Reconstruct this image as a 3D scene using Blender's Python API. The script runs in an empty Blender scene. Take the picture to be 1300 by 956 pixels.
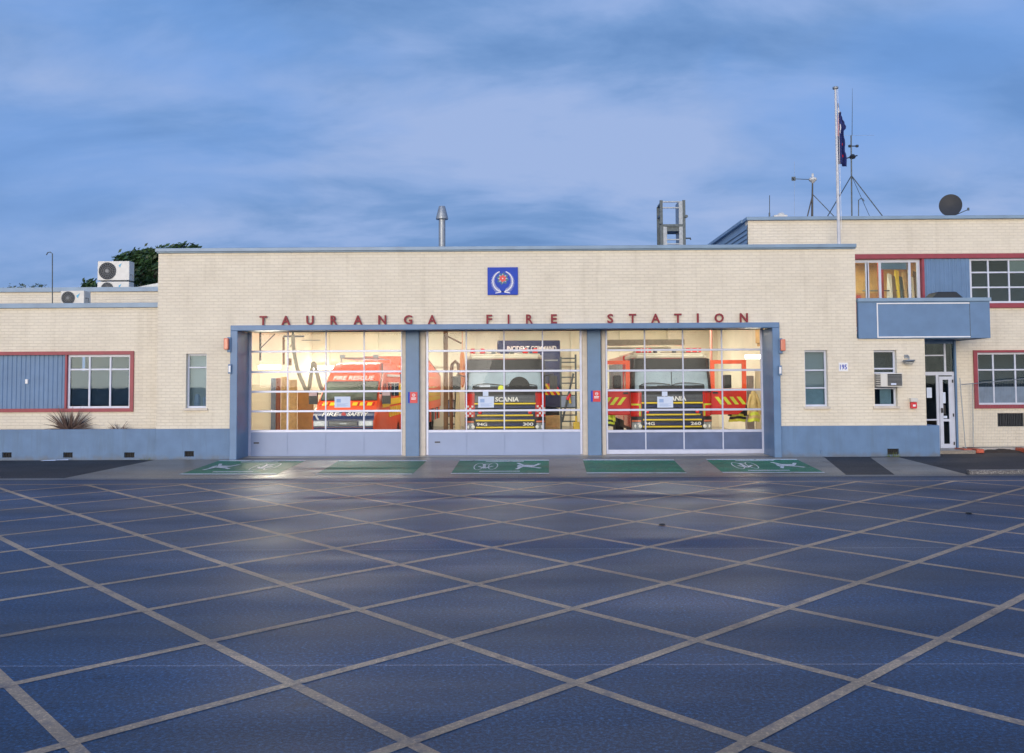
import bpy, math, random
from math import sin, cos, pi, radians, sqrt
from mathutils import Vector, Matrix, noise
random.seed(7)
C = bpy.context.scene.collection
scene = bpy.context.scene

# ------------------------------------------------------------------ camera
FPX, PITCH, YAW, ROLL, CAMH, CAMD = 1110.0, radians(2.6), radians(.5), radians(-.3), 2.3, 24.24
cam_d = bpy.data.cameras.new('camera'); cam = bpy.data.objects.new('camera', cam_d); C.objects.link(cam)
cam_d.sensor_width = 36; cam_d.lens = 36 * FPX / 1300
cam_d.shift_y = -(478 - 433.5) / 1300
cam_d.clip_start = .1; cam_d.clip_end = 3000
fwd = Vector((-sin(YAW) * cos(PITCH), cos(YAW) * cos(PITCH), sin(PITCH)))
r0 = Vector((cos(YAW), sin(YAW), 0)); u0 = r0.cross(fwd)
rt = r0 * cos(ROLL) + u0 * sin(ROLL); up = -r0 * sin(ROLL) + u0 * cos(ROLL)
m = Matrix((rt, up, -fwd)).transposed().to_4x4(); m.translation = (0, -CAMD, CAMH)
cam.matrix_world = m
scene.camera = cam
CO = Vector((0, -CAMD, CAMH))
def ray(px, py): return fwd + rt * (px - 650) / FPX + up * (433.5 - py) / FPX
def at(px, py, Y=0.0):
    d = ray(px, py); t = (Y + CAMD) / d.y; return CO + d * t
def X(px, Y=0.0, py=484): return at(px, py, Y).x
def Z(py, Y=0.0, px=650): return at(px, py, Y).z

# ------------------------------------------------------------------ world, sun, exposure
scene.view_settings.view_transform = 'Standard'; scene.view_settings.look = 'None'
scene.view_settings.exposure = 0; scene.view_settings.gamma = 1
W = bpy.data.worlds.new('World'); scene.world = W; W.use_nodes = True
nt = W.node_tree; N = nt.nodes; L = nt.links; N.clear()
def nd(tree, typ, **kw):
    n = tree.nodes.new(typ)
    for k, v in kw.items():
        if hasattr(n, k): setattr(n, k, v)
    return n
out = nd(nt, 'ShaderNodeOutputWorld'); bg = nd(nt, 'ShaderNodeBackground')
sky = nd(nt, 'ShaderNodeTexSky', sky_type='NISHITA'); sky.sun_disc = False
SUN_EL, SUN_AZ = radians(6), radians(195)
sky.sun_elevation = SUN_EL; sky.sun_rotation = SUN_AZ; sky.ozone_density = 3.0; sky.air_density = 1.2; sky.dust_density = .6
tc = nd(nt, 'ShaderNodeTexCoord'); sep = nd(nt, 'ShaderNodeSeparateXYZ'); L.new(tc.outputs['Generated'], sep.inputs[0])
def mth(tree, op, a, b=None, c=None, clamp=False):
    n = tree.nodes.new('ShaderNodeMath'); n.operation = op; n.use_clamp = clamp
    for i, v in enumerate((a, b, c)):
        if v is None: continue
        if isinstance(v, (int, float)): n.inputs[i].default_value = v
        else: tree.links.new(v, n.inputs[i])
    return n.outputs[0]
def ramp(tree, fac, stops):
    n = tree.nodes.new('ShaderNodeValToRGB'); tree.links.new(fac, n.inputs[0])
    e = n.color_ramp.elements
    while len(e) < len(stops): e.new(.5)
    for i, (p, c) in enumerate(stops):
        e[i].position = p; e[i].color = tuple(c) + (1,) if len(c) == 3 else c
    return n.outputs[0]
def mixc(tree, fac, a, b, bt='MIX'):
    n = tree.nodes.new('ShaderNodeMix'); n.data_type = 'RGBA'; n.blend_type = bt
    for s, v in ((n.inputs[0], fac), (n.inputs[6], a), (n.inputs[7], b)):
        if isinstance(v, (int, float)): s.default_value = v
        elif isinstance(v, tuple): s.default_value = v if len(v) == 4 else v + (1,)
        else: tree.links.new(v, s)
    return n.outputs[2]
zc = mth(nt, 'MAXIMUM', sep.outputs[2], 0.0); zd = mth(nt, 'ADD', zc, .34)
cx = mth(nt, 'DIVIDE', sep.outputs[0], zd); cy = mth(nt, 'DIVIDE', sep.outputs[1], zd)
comb = nd(nt, 'ShaderNodeCombineXYZ'); L.new(cx, comb.inputs[0]); L.new(cy, comb.inputs[1])
def wnoise(scale, detail, rough, off, sx=1, dist=0):
    mp = nd(nt, 'ShaderNodeMapping'); L.new(comb.outputs[0], mp.inputs[0]); mp.inputs['Location'].default_value = off
    mp.inputs['Scale'].default_value = (sx, 1, 1)
    n = nd(nt, 'ShaderNodeTexNoise'); L.new(mp.outputs[0], n.inputs['Vector'])
    n.inputs['Scale'].default_value = scale; n.inputs['Detail'].default_value = detail; n.inputs['Roughness'].default_value = rough
    n.inputs['Distortion'].default_value = dist
    return n.outputs[0]
n1 = wnoise(1.15, 8, .52, (3.1, 1.7, 0), .75, .2); n2 = wnoise(3.4, 8, .55, (9.4, 4.2, 2), .55, .3)
msk = ramp(nt, n1, [(.32, (0, 0, 0)), (.50, (1, 1, 1))])
tone = ramp(nt, n2, [(.34, (.13, .255, .51)), (.44, (.19, .33, .61)), (.54, (.30, .43, .72)), (.64, (.38, .49, .76))])
zen = ramp(nt, sep.outputs[2], [(0.0, (.36, .42, .80)), (.09, (.25, .42, .84)), (.38, (.19, .42, .95)), (1.0, (.13, .40, 1.15))])
skym = mixc(nt, 1.0, sky.outputs[0], (.10, .10, .10), 'MULTIPLY')
clear = mixc(nt, .78, skym, zen)
clouds = mixc(nt, mth(nt, 'MULTIPLY', msk, .82), clear, tone)
# the afterglow of the set sun, low in the sky behind the photographer
gy = mth(nt, 'MULTIPLY', sep.outputs[1], -1.0)
gl = ramp(nt, gy, [(.05, (0, 0, 0)), (.75, (1, 1, 1))])
gz = ramp(nt, sep.outputs[2], [(0.0, (3.6, 3.1, 2.5)), (.12, (3.0, 2.75, 2.35)), (.27, (.55, .75, 1.15)), (.85, (.13, .40, 1.15))])
allsky = mixc(nt, gl, clouds, gz)
L.new(allsky, bg.inputs[0]); bg.inputs[1].default_value = 1.0
L.new(bg.outputs[0], out.inputs[0])
sl = bpy.data.lights.new('sun', 'SUN'); sl.energy = 1.9; sl.angle = radians(28); sl.color = (1, .86, .70)
so = bpy.data.objects.new('sun', sl); C.objects.link(so)
sd = Vector((sin(SUN_AZ) * cos(SUN_EL), cos(SUN_AZ) * cos(SUN_EL), sin(SUN_EL)))
so.rotation_euler = sd.to_track_quat('Z', 'Y').to_euler()
scene.render.engine = 'CYCLES'
scene.cycles.max_bounces = 8; scene.cycles.transparent_max_bounces = 16; scene.cycles.sample_clamp_indirect = 6

# ------------------------------------------------------------------ materials
MATS = {}
def mat(name, col, rough=.6, metal=0, var=.12, scale=6, bump=0, bscale=60, spec=.5, emit=None, es=0, coat=0):
    if name in MATS: return MATS[name]
    m = bpy.data.materials.new(name); m.use_nodes = True; t = m.node_tree; b = t.nodes['Principled BSDF']
    b.inputs['Roughness'].default_value = rough; b.inputs['Metallic'].default_value = metal
    b.inputs['Specular IOR Level'].default_value = spec; b.inputs['Coat Weight'].default_value = coat
    c = tuple(col) + (1,)
    if var:
        g = t.nodes.new('ShaderNodeNewGeometry')
        n = t.nodes.new('ShaderNodeTexNoise'); n.inputs['Scale'].default_value = scale; n.inputs['Detail'].default_value = 5
        t.links.new(g.outputs['Position'], n.inputs['Vector'])
        lo = tuple(x * (1 - var) for x in col); hi = tuple(min(1, x * (1 + var)) for x in col)
        o = ramp(t, n.outputs[0], [(.3, lo), (.7, hi)]); t.links.new(o, b.inputs['Base Color'])
    else: b.inputs['Base Color'].default_value = c
    if bump:
        g = t.nodes.new('ShaderNodeNewGeometry'); n = t.nodes.new('ShaderNodeTexNoise'); n.inputs['Scale'].default_value = bscale
        t.links.new(g.outputs['Position'], n.inputs['Vector'])
        bp = t.nodes.new('ShaderNodeBump'); bp.inputs['Strength'].default_value = bump; bp.inputs['Distance'].default_value = .01
        t.links.new(n.outputs[0], bp.inputs['Height']); t.links.new(bp.outputs[0], b.inputs['Normal'])
    if emit: b.inputs['Emission Color'].default_value = tuple(emit) + (1,); b.inputs['Emission Strength'].default_value = es
    MATS[name] = m; return m
def brick_mat(name, base, dark, mort):
    m = bpy.data.materials.new(name); m.use_nodes = True; t = m.node_tree; b = t.nodes['Principled BSDF']; K = t.links
    g = t.nodes.new('ShaderNodeNewGeometry'); sp = t.nodes.new('ShaderNodeSeparateXYZ'); K.new(g.outputs['Position'], sp.inputs[0])
    sn = t.nodes.new('ShaderNodeSeparateXYZ'); K.new(g.outputs['True Normal'], sn.inputs[0])
    side = mth(t, 'GREATER_THAN', mth(t, 'ABSOLUTE', sn.outputs[0]), .6)
    u = mth(t, 'ADD', mth(t, 'MULTIPLY', sp.outputs[0], mth(t, 'SUBTRACT', 1.0, side)), mth(t, 'MULTIPLY', sp.outputs[1], side))
    cb = t.nodes.new('ShaderNodeCombineXYZ'); K.new(u, cb.inputs[0]); K.new(sp.outputs[2], cb.inputs[1])
    br = t.nodes.new('ShaderNodeTexBrick'); K.new(cb.outputs[0], br.inputs['Vector'])
    br.inputs['Scale'].default_value = 1; br.inputs['Brick Width'].default_value = .24; br.inputs['Row Height'].default_value = .086
    br.inputs['Mortar Size'].default_value = .009; br.inputs['Mortar Smooth'].default_value = .3
    br.inputs['Color1'].default_value = base + (1,); br.inputs['Color2'].default_value = dark + (1,); br.inputs['Mortar'].default_value = mort + (1,)
    n = t.nodes.new('ShaderNodeTexNoise'); n.inputs['Scale'].default_value = .9; n.inputs['Detail'].default_value = 8; n.inputs['Roughness'].default_value = .65
    K.new(g.outputs['Position'], n.inputs['Vector'])
    st = ramp(t, n.outputs[0], [(.3, (.92, .91, .89)), (.6, (1.03, 1.03, 1.02))])
    # rain streaks: noise stretched down the wall
    mp = t.nodes.new('ShaderNodeMapping'); K.new(g.outputs['Position'], mp.inputs[0]); mp.inputs['Scale'].default_value = (3.0, 3.0, .35)
    n3 = t.nodes.new('ShaderNodeTexNoise'); n3.inputs['Scale'].default_value = 1.2; n3.inputs['Detail'].default_value = 6; K.new(mp.outputs[0], n3.inputs['Vector'])
    st2 = ramp(t, n3.outputs[0], [(.35, (.95, .945, .935)), (.45, (1, 1, 1))])
    c = mixc(t, 1.0, mixc(t, 1.0, br.outputs['Color'], st, 'MULTIPLY'), st2, 'MULTIPLY')
    K.new(c, b.inputs['Base Color']); b.inputs['Roughness'].default_value = .62
    bp = t.nodes.new('ShaderNodeBump'); bp.invert = True; bp.inputs['Strength'].default_value = .7; bp.inputs['Distance'].default_value = .012
    K.new(br.outputs['Fac'], bp.inputs['Height']); K.new(bp.outputs[0], b.inputs['Normal'])
    MATS[name] = m; return m
BRICK = brick_mat('painted_brick', (.76, .69, .555), (.72, .655, .53), (.67, .605, .485))
def streak_mat(name, col, dirt, rough=.6):
    m = bpy.data.materials.new(name); m.use_nodes = True; t = m.node_tree; b = t.nodes['Principled BSDF']; K = t.links
    g = t.nodes.new('ShaderNodeNewGeometry'); mp = t.nodes.new('ShaderNodeMapping'); K.new(g.outputs['Position'], mp.inputs[0])
    mp.inputs['Scale'].default_value = (4.5, 4.5, .5)
    n = t.nodes.new('ShaderNodeTexNoise'); n.inputs['Scale'].default_value = 1.3; n.inputs['Detail'].default_value = 8; n.inputs['Roughness'].default_value = .7
    K.new(mp.outputs[0], n.inputs['Vector'])
    n2 = t.nodes.new('ShaderNodeTexNoise'); n2.inputs['Scale'].default_value = 2.2; n2.inputs['Detail'].default_value = 6; K.new(g.outputs['Position'], n2.inputs['Vector'])
    f = ramp(t, n.outputs[0], [(.30, (1, 1, 1)), (.50, (0, 0, 0))])
    base = ramp(t, n2.outputs[0], [(.3, tuple(x * .88 for x in col)), (.7, tuple(x * 1.1 for x in col))])
    sp_ = t.nodes.new('ShaderNodeSeparateXYZ'); K.new(g.outputs['Position'], sp_.inputs[0])
    n5 = t.nodes.new('ShaderNodeTexNoise'); n5.inputs['Scale'].default_value = 4; n5.inputs['Detail'].default_value = 9; K.new(g.outputs['Position'], n5.inputs['Vector'])
    spl = ramp(t, mth(t, 'SUBTRACT', mth(t, 'ADD', sp_.outputs[2], mth(t, 'MULTIPLY', n5.outputs[0], -.35)), 0.0), [(.0, (1, 1, 1)), (.14, (0, 0, 0))])
    c0_ = mixc(t, mth(t, 'MULTIPLY', f, .75), base, dirt)
    K.new(mixc(t, mth(t, 'MULTIPLY', spl, .6), c0_, (.13, .13, .12)), b.inputs['Base Color']); b.inputs['Roughness'].default_value = rough
    bp = t.nodes.new('ShaderNodeBump'); bp.inputs['Strength'].default_value = .25; bp.inputs['Distance'].default_value = .01
    n4 = t.nodes.new('ShaderNodeTexNoise'); n4.inputs['Scale'].default_value = 35; K.new(g.outputs['Position'], n4.inputs['Vector'])
    K.new(n4.outputs[0], bp.inputs['Height']); K.new(bp.outputs[0], b.inputs['Normal'])
    MATS[name] = m; return m
PLINTH = streak_mat('blue_plinth_paint', (.115, .205, .345), (.10, .17, .26))
BLUE = mat('blue_paint', (.11, .205, .35), .45, var=.08, scale=3)
BLUEC = mat('coping_blue', (.19, .29, .40), .4, var=.12, scale=2)
RED = mat('red_frame_paint', (.27, .03, .05), .45, var=.12)
LETTER = mat('letter_red', (.24, .018, .028), .6, var=.15, scale=20)
WHITE = mat('white_frame', (.55, .59, .69), .35, var=.05)
CREAMP = mat('cream_paint', (.60, .54, .46), .5, var=.08)
CREAMW = mat('interior_cream', (.84, .79, .64), .7, var=.06, scale=1.5)
CREAML = mat('interior_pale', (.80, .74, .60), .7, var=.05, scale=1.5)
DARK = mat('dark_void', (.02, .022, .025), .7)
BLACK = mat('black_plastic', (.018, .019, .022), .4, var=.2, scale=20)
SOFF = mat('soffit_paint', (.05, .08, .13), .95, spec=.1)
BLACKT = mat('tyre_rubber', (.02, .02, .02), .8)
STEEL = mat('galvanised_steel', (.28, .31, .34), .45, .6, .15, 12)
DSTEEL = mat('dark_steel', (.09, .11, .12), .5, .5, .2, 12)
ALU = mat('door_aluminium', (.50, .54, .68), .4, .25, .05)
PANELB = mat('door_panel_pale', (.27, .34, .50), .45, 0, .04, 2)
PANELD = mat('door_panel_slate', (.10, .14, .25), .25, 0, .12, 3)
PAPER = mat('paper', (.60, .68, .82), .7, 0, .03)
PRINT = mat('print_blue', (.30, .42, .66), .7, 0, .0)
ORANGE = mat('orange_red_paint', (.78, .085, .018), .42, 0, .05, 3, coat=.12)
REDV = mat('fire_red_paint', (.62, .022, .018), .25, 0, .06, 3, coat=.6)
NAVY = mat('navy_paint', (.018, .030, .105), .25, 0, .1, 3, coat=.5)
YEL = mat('reflective_yellow', (.80, .60, .03), .4, 0, .05)
LIME = mat('reflective_lime', (.62, .70, .06), .45, 0, .08)
MAROON = mat('reflective_maroon', (.22, .015, .02), .4)
WHT = mat('white_paint', (.78, .78, .78), .4, 0, .04)
CREAMV = mat('roof_cream', (.50, .46, .37), .4, 0, .05)
REDL = mat('red_lens', (.70, .02, .02), .15, 0, 0, coat=.5)
CHROME = mat('lamp_glass', (.55, .60, .65), .12, .6, .2, 30)
SKYWIN = mat('windscreen_reflection_tone', (.26, .34, .42), .5, 0, .15, 2)  # opaque windscreen colour with the pale reflection painted in
BROWN = mat('brown_hose', (.18, .10, .045), .7, 0, .2)
GREYH = mat('grey_hose', (.26, .25, .20), .7, 0, .2, 30)
TIMBER = mat('varnished_timber', (.42, .20, .075), .5, 0, .25, 8)
PALETIM = mat('pale_timber', (.60, .42, .20), .5, 0, .15, 8)
ACW = mat('ac_casing', (.62, .61, .56), .4, 0, .06)
ACG = mat('ac_grille', (.20, .21, .21), .5, 0, .1)
LAMPORG = mat('orange_lens', (.66, .20, .12), .25, 0, .05)
SIGNB = mat('sign_blue', (.0, .045, .42), .6, 0, .05)
SIGNR = mat('sign_red', (.62, .015, .03), .35, 0, .05)
TEAL = mat('teal', (.01, .12, .20), .4, 0, .0)
LAMP = mat('fluorescent_tube', (1, 1, 1), .5, 0, 0, emit=(1, .93, .80), es=20)
def glass_mat(name, tint, refl):
    m = bpy.data.materials.new(name); m.use_nodes = True; t = m.node_tree; t.nodes.clear()
    o = t.nodes.new('ShaderNodeOutputMaterial'); mx = t.nodes.new('ShaderNodeMixShader')
    tr = t.nodes.new('ShaderNodeBsdfTransparent'); tr.inputs[0].default_value = tint + (1,)
    gl_ = t.nodes.new('ShaderNodeBsdfGlossy'); gl_.inputs['Roughness'].default_value = .02; gl_.inputs[0].default_value = (.42, .45, .5, 1)
    fr = t.nodes.new('ShaderNodeFresnel'); fr.inputs[0].default_value = 1.28
    t.links.new(mth(t, 'ADD', fr.outputs[0], refl), mx.inputs[0]); t.links.new(tr.outputs[0], mx.inputs[1]); t.links.new(gl_.outputs[0], mx.inputs[2])
    t.links.new(mx.outputs[0], o.inputs[0]); MATS[name] = m; return m
GLASS = glass_mat('door_glass', (.95, .96, .95), 0.0)
WGLASS = glass_mat('window_glass', (.6, .68, .75), .0)
for n_ in WGLASS.node_tree.nodes:
    if n_.type == 'BSDF_GLOSSY': n_.inputs[0].default_value = (.8, .95, 1, 1)
DGLASS = mat('dark_window_glass', (.02, .05, .08), .06, 0, .2, 2, spec=1.0)
FROST = mat('frosted_glass', (.14, .20, .28), .3, 0, .15, 5)
BLIND = mat('pale_blind', (.70, .76, .66), .6, 0, .1)

# ------------------------------------------------------------------ mesh builder
class MB:
    def __init__(s): s.v = []; s.f = []; s.mi = []; s.mats = []
    def _m(s, m):
        if m is None: return 0
        if m not in s.mats: s.mats.append(m)
        return s.mats.index(m)
    def add(s, vs, fs, m=None):
        o = len(s.v); s.v += [Vector(v) for v in vs]; k = s._m(m)
        for f in fs: s.f.append([i + o for i in f]); s.mi.append(k)
        return s
    def box(s, x0, x1, y0, y1, z0, z1, m=None):
        vs = [(x, y, z) for z in (z0, z1) for y in (y0, y1) for x in (x0, x1)]
        return s.add(vs, [(0, 2, 3, 1), (4, 5, 7, 6), (0, 1, 5, 4), (2, 6, 7, 3), (0, 4, 6, 2), (1, 3, 7, 5)], m)
    def quad(s, a, b, c, d, m=None): return s.add([a, b, c, d], [(0, 1, 2, 3)], m)
    def prism(s, pts, y0, y1, m=None):   # outline in x,z, thickness in y
        n = len(pts)
        vs = [(p[0], y0, p[1]) for p in pts] + [(p[0], y1, p[1]) for p in pts]
        fs = [tuple(range(n)), tuple(range(2 * n - 1, n - 1, -1))] + [(i, i + n, (i + 1) % n + n, (i + 1) % n) for i in range(n)]
        return s.add(vs, fs, m)
    def slab(s, pts, z0, z1, m=None):    # outline in x,y, thickness in z
        n = len(pts)
        vs = [(p[0], p[1], z0) for p in pts] + [(p[0], p[1], z1) for p in pts]
        fs = [tuple(range(n - 1, -1, -1)), tuple(range(n, 2 * n))] + [(i, (i + 1) % n, (i + 1) % n + n, i + n) for i in range(n)]
        return s.add(vs, fs, m)
    def tube(s, path, r, n=8, m=None, r1=None):
        path = [Vector(p) for p in path]; K = len(path); rings = []
        for i, p in enumerate(path):
            t = (path[min(i + 1, K - 1)] - path[max(i - 1, 0)]).normalized()
            a = t.orthogonal().normalized() if i == 0 else (A - t * A.dot(t)).normalized()
            A = a; b = t.cross(a); rr = r if r1 is None else r + (r1 - r) * i / (K - 1)
            rings.append([p + a * rr * cos(2 * pi * k / n) + b * rr * sin(2 * pi * k / n) for k in range(n)])
        vs = [v for ring in rings for v in ring]; fs = []
        for i in range(K - 1):
            for k in range(n): fs.append((i * n + k, i * n + (k + 1) % n, (i + 1) * n + (k + 1) % n, (i + 1) * n + k))
        fs += [tuple(range(n - 1, -1, -1)), tuple(range((K - 1) * n, K * n))]
        return s.add(vs, fs, m)
    def lathe(s, prof, c, axis='Z', n=20, m=None):
        vs = []; fs = []; K = len(prof)
        for r, h in prof:
            for k in range(n):
                a = 2 * pi * k / n; p = (r * cos(a), r * sin(a), h)
                if axis == 'Y': p = (p[0], -p[2], p[1])
                if axis == 'X': p = (p[2], p[0], p[1])
                vs.append((p[0] + c[0], p[1] + c[1], p[2] + c[2]))
        for i in range(K - 1):
            for k in range(n): fs.append((i * n + k, i * n + (k + 1) % n, (i + 1) * n + (k + 1) % n, (i + 1) * n + k))
        fs += [tuple(range(n - 1, -1, -1)), tuple(range((K - 1) * n, K * n))]
        return s.add(vs, fs, m)
    def text(s, txt, x, z, y, h, w=None, m=None, depth=.01, bold=0.0, fn=None, center=True, shear=0):
        cu = bpy.data.curves.new('t', 'FONT'); cu.body = txt; cu.size = 1; cu.extrude = .5; cu.offset = bold; cu.shear = shear
        cu.resolution_u = 3
        ob = bpy.data.objects.new('t', cu); me = bpy.data.meshes.new_from_object(ob)
        xs = [v.co.x for v in me.vertices]; ys = [v.co.y for v in me.vertices]
        if not xs: return s
        x0, x1, y0, y1 = min(xs), max(xs), min(ys), max(ys); k = h / (y1 - y0); kx = (w / (x1 - x0)) if w else k
        vs = []
        for v in me.vertices:
            px_ = x + (v.co.x - (x0 + x1) / 2) * kx; pz = z + (v.co.y - (y0 + y1) / 2) * k; py_ = y - v.co.z * depth
            p = (px_, py_, pz)
            vs.append(fn(p) if fn else p)
        s.add(vs, [tuple(p.vertices) for p in me.polygons], m)
        bpy.data.objects.remove(ob); bpy.data.meshes.remove(me); return s
    def wall(s, x0, x1, z0, z1, holes, yf, th, m=None):   # wall in the x-z plane with rectangular openings (hx0,hx1,hz0,hz1)
        xs = sorted({x0, x1, *[min(max(h[i], x0), x1) for h in holes for i in (0, 1)]})
        zs = sorted({z0, z1, *[min(max(h[i], z0), z1) for h in holes for i in (2, 3)]})
        def solid(i, j):
            if i < 0 or j < 0 or i >= len(xs) - 1 or j >= len(zs) - 1: return False
            cx_, cz_ = (xs[i] + xs[i + 1]) / 2, (zs[j] + zs[j + 1]) / 2
            return not any(h[0] < cx_ < h[1] and h[2] < cz_ < h[3] for h in holes)
        yb = yf + th
        for i in range(len(xs) - 1):
            for j in range(len(zs) - 1):
                if not solid(i, j): continue
                a, b, c, d = xs[i], xs[i + 1], zs[j], zs[j + 1]
                s.quad((a, yf, c), (b, yf, c), (b, yf, d), (a, yf, d), m)
                s.quad((b, yb, c), (a, yb, c), (a, yb, d), (b, yb, d), m)
                if not solid(i - 1, j): s.quad((a, yb, c), (a, yf, c), (a, yf, d), (a, yb, d), m)
                if not solid(i + 1, j): s.quad((b, yf, c), (b, yb, c), (b, yb, d), (b, yf, d), m)
                if not solid(i, j - 1): s.quad((a, yb, c), (b, yb, c), (b, yf, c), (a, yf, c), m)
                if not solid(i, j + 1): s.quad((a, yf, d), (b, yf, d), (b, yb, d), (a, yb, d), m)
        return s
    def build(s, name, m=None, parent=None, smooth=False, bevel=0, kind=None, seg=2):
        if m is not None: mats = [m]
        else: mats = s.mats
        root = parent
        while root is not None and root.parent is not None: root = root.parent
        if root is not None: off = Vector(root.location)
        elif kind == 'structure': off = Vector((0, 0, 0))
        else:
            xs = [v.x for v in s.v]; ys = [v.y for v in s.v]; zs = [v.z for v in s.v]
            off = Vector(((min(xs) + max(xs)) / 2, (min(ys) + max(ys)) / 2, min(zs)))
        me = bpy.data.meshes.new(name); me.from_pydata([v - off for v in s.v], [], s.f)
        for k in mats: me.materials.append(k)
        if m is None:
            for p, i in zip(me.polygons, s.mi): p.material_index = i
        if smooth:
            me.shade_smooth() if hasattr(me, 'shade_smooth') else None
            try: me.set_sharp_from_angle(angle=radians(38))
            except Exception: pass
        me.update(); me.validate()
        o = bpy.data.objects.new(name, me); C.objects.link(o)
        if root is None: o.location = off
        else: o.parent = parent
        if bevel:
            b = o.modifiers.new('bevel', 'BEVEL'); b.width = bevel; b.segments = seg; b.limit_method = 'ANGLE'; b.angle_limit = radians(40)
        if kind: o['kind'] = kind
        return o
def thing(name, label, cat, loc=(0, 0, 0), group=None, rz=0):
    o = bpy.data.objects.new(name, None); C.objects.link(o); o.location = loc; o.rotation_euler = (0, 0, rz)
    o.empty_display_size = .2; o['label'] = label; o['category'] = cat
    if group: o['group'] = group
    return o
def tag(o, label, cat, group=None):
    o['label'] = label; o['category'] = cat
    if group: o['group'] = group
    return o

# ------------------------------------------------------------------ ground, road, pavement
FY, FZ0, KY = -.3, .18, -3.0            # pavement: flat up to FY, then falls to the road at KY
def zpave(Y): return .18 if Y > FY else FZ0 * (Y - KY) / (FY - KY)
def gp(px, py):                          # point of the pavement seen at a pixel
    d = ray(px, py); b = FZ0 / (FY - KY); a = -b * KY
    t = (a + b * (-CAMD) - CAMH) / (d.z - b * d.y); p = CO + d * t
    if p.y > FY: t = (.18 - CAMH) / d.z; p = CO + d * t
    return p
def asphalt(name, base, r_lo, r_hi, spec=.5, grain=1.0):
    m = bpy.data.materials.new(name); m.use_nodes = True; t = m.node_tree; b = t.nodes['Principled BSDF']; K = t.links
    g = t.nodes.new('ShaderNodeNewGeometry')
    def nz(s, d=4, sc=(1, 1, 1), r=.5):
        mp = t.nodes.new('ShaderNodeMapping'); K.new(g.outputs['Position'], mp.inputs[0]); mp.inputs['Scale'].default_value = sc
        n = t.nodes.new('ShaderNodeTexNoise'); n.inputs['Scale'].default_value = s; n.inputs['Detail'].default_value = d; n.inputs['Roughness'].default_value = r
        K.new(mp.outputs[0], n.inputs['Vector']); return n.outputs[0]
    fine = ramp(t, nz(34, 6, r=.85), [(.34, (1 - .9 * grain,) * 3), (.52, (.95, .95, .95)), (.66, (1 + 4 * grain, 1 + 3.8 * grain, 1 + 3.2 * grain))])
    big = ramp(t, nz(.5, 6), [(.3, (.8, .8, .82)), (.7, (1.2, 1.2, 1.2))])
    track = ramp(t, nz(1.0, 3, (.04, .9, 1)), [(.35, (.75, .75, .75)), (.65, (1.25, 1.25, 1.25))])
    spots = ramp(t, nz(2.3, 7, r=.65), [(.30, (.45, .45, .45)), (.40, (1, 1, 1)), (.66, (1, 1, 1)), (.76, (1.5, 1.5, 1.45))])
    base = mixc(t, 1, base, spots, 'MULTIPLY')
    c = mixc(t, 1, mixc(t, 1, mixc(t, 1, base, fine, 'MULTIPLY'), big, 'MULTIPLY'), track, 'MULTIPLY')
    K.new(c, b.inputs['Base Color'])
    rr = ramp(t, nz(.9, 5, (.35, 1.2, 1)), [(.3, (r_lo,) * 3), (.7, (r_hi,) * 3)]); K.new(rr, b.inputs['Roughness'])
    b.inputs['Specular IOR Level'].default_value = spec
    bp = t.nodes.new('ShaderNodeBump'); bp.inputs['Strength'].default_value = .45; bp.inputs['Distance'].default_value = .006 * grain + .003
    K.new(nz(45, 4, r=.7), bp.inputs['Height']); K.new(bp.outputs[0], b.inputs['Normal']); MATS[name] = m; return m
WET = asphalt('wet_asphalt', (.009, .038, .088), .42, .56, .38)
DRYA = asphalt('dark_asphalt', (.018, .020, .026), .55, .75)
CONC = asphalt('ramp_concrete', (.21, .18, .145), .28, .44, .55, .3)
CONC2 = asphalt('gutter_concrete', (.12, .115, .115), .3, .5, .6)
PAINTY = asphalt('worn_yellow_paint', (.43, .28, .165), .45, .6, .35, .25)
def green_mat():
    m = asphalt('green_surface', (.016, .15, .08), .42, .6, .35, .5); t = m.node_tree; b = t.nodes['Principled BSDF']
    src = b.inputs['Base Color'].links[0].from_socket
    g = t.nodes.new('ShaderNodeNewGeometry'); n = t.nodes.new('ShaderNodeTexNoise'); n.inputs['Scale'].default_value = 1.6; n.inputs['Detail'].default_value = 7
    t.links.new(g.outputs['Position'], n.inputs['Vector'])
    f = ramp(t, n.outputs[0], [(.55, (0, 0, 0)), (.75, (.6, .6, .6))])
    t.links.new(mixc(t, f, src, (.13, .17, .10)), b.inputs['Base Color']); return m
GREEN = green_mat()
def wear(m, under, lo=.40, hi=.52, sc=5):
    t = m.node_tree; b = t.nodes['Principled BSDF']; src = b.inputs['Base Color'].links[0].from_socket
    g = t.nodes.new('ShaderNodeNewGeometry'); n = t.nodes.new('ShaderNodeTexNoise'); n.inputs['Scale'].default_value = sc; n.inputs['Detail'].default_value = 9; n.inputs['Roughness'].default_value = .75
    t.links.new(g.outputs['Position'], n.inputs['Vector']); f = ramp(t, n.outputs[0], [(lo, (.55, .55, .55)), (hi, (0, 0, 0))])
    t.links.new(mixc(t, f, src, under), b.inputs['Base Color'])
wear(PAINTY, (.06, .07, .10), .36, .50)
PAINTW = asphalt('white_road_paint', (.62, .64, .64), .4, .55, .4, .2)
wear(PAINTW, (.05, .12, .09), .36, .46, 7)
b = MB(); b.quad((-900, -400, -.03), (900, -400, -.03), (900, 1500, -.03), (-900, 1500, -.03)); b.build('ground', DRYA, kind='structure')
b = MB(); b.quad((-70, -60, 0), (70, -60, 0), (70, KY - .35, 0), (-70, KY - .35, 0)); road = b.build('road', WET, kind='structure')
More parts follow.
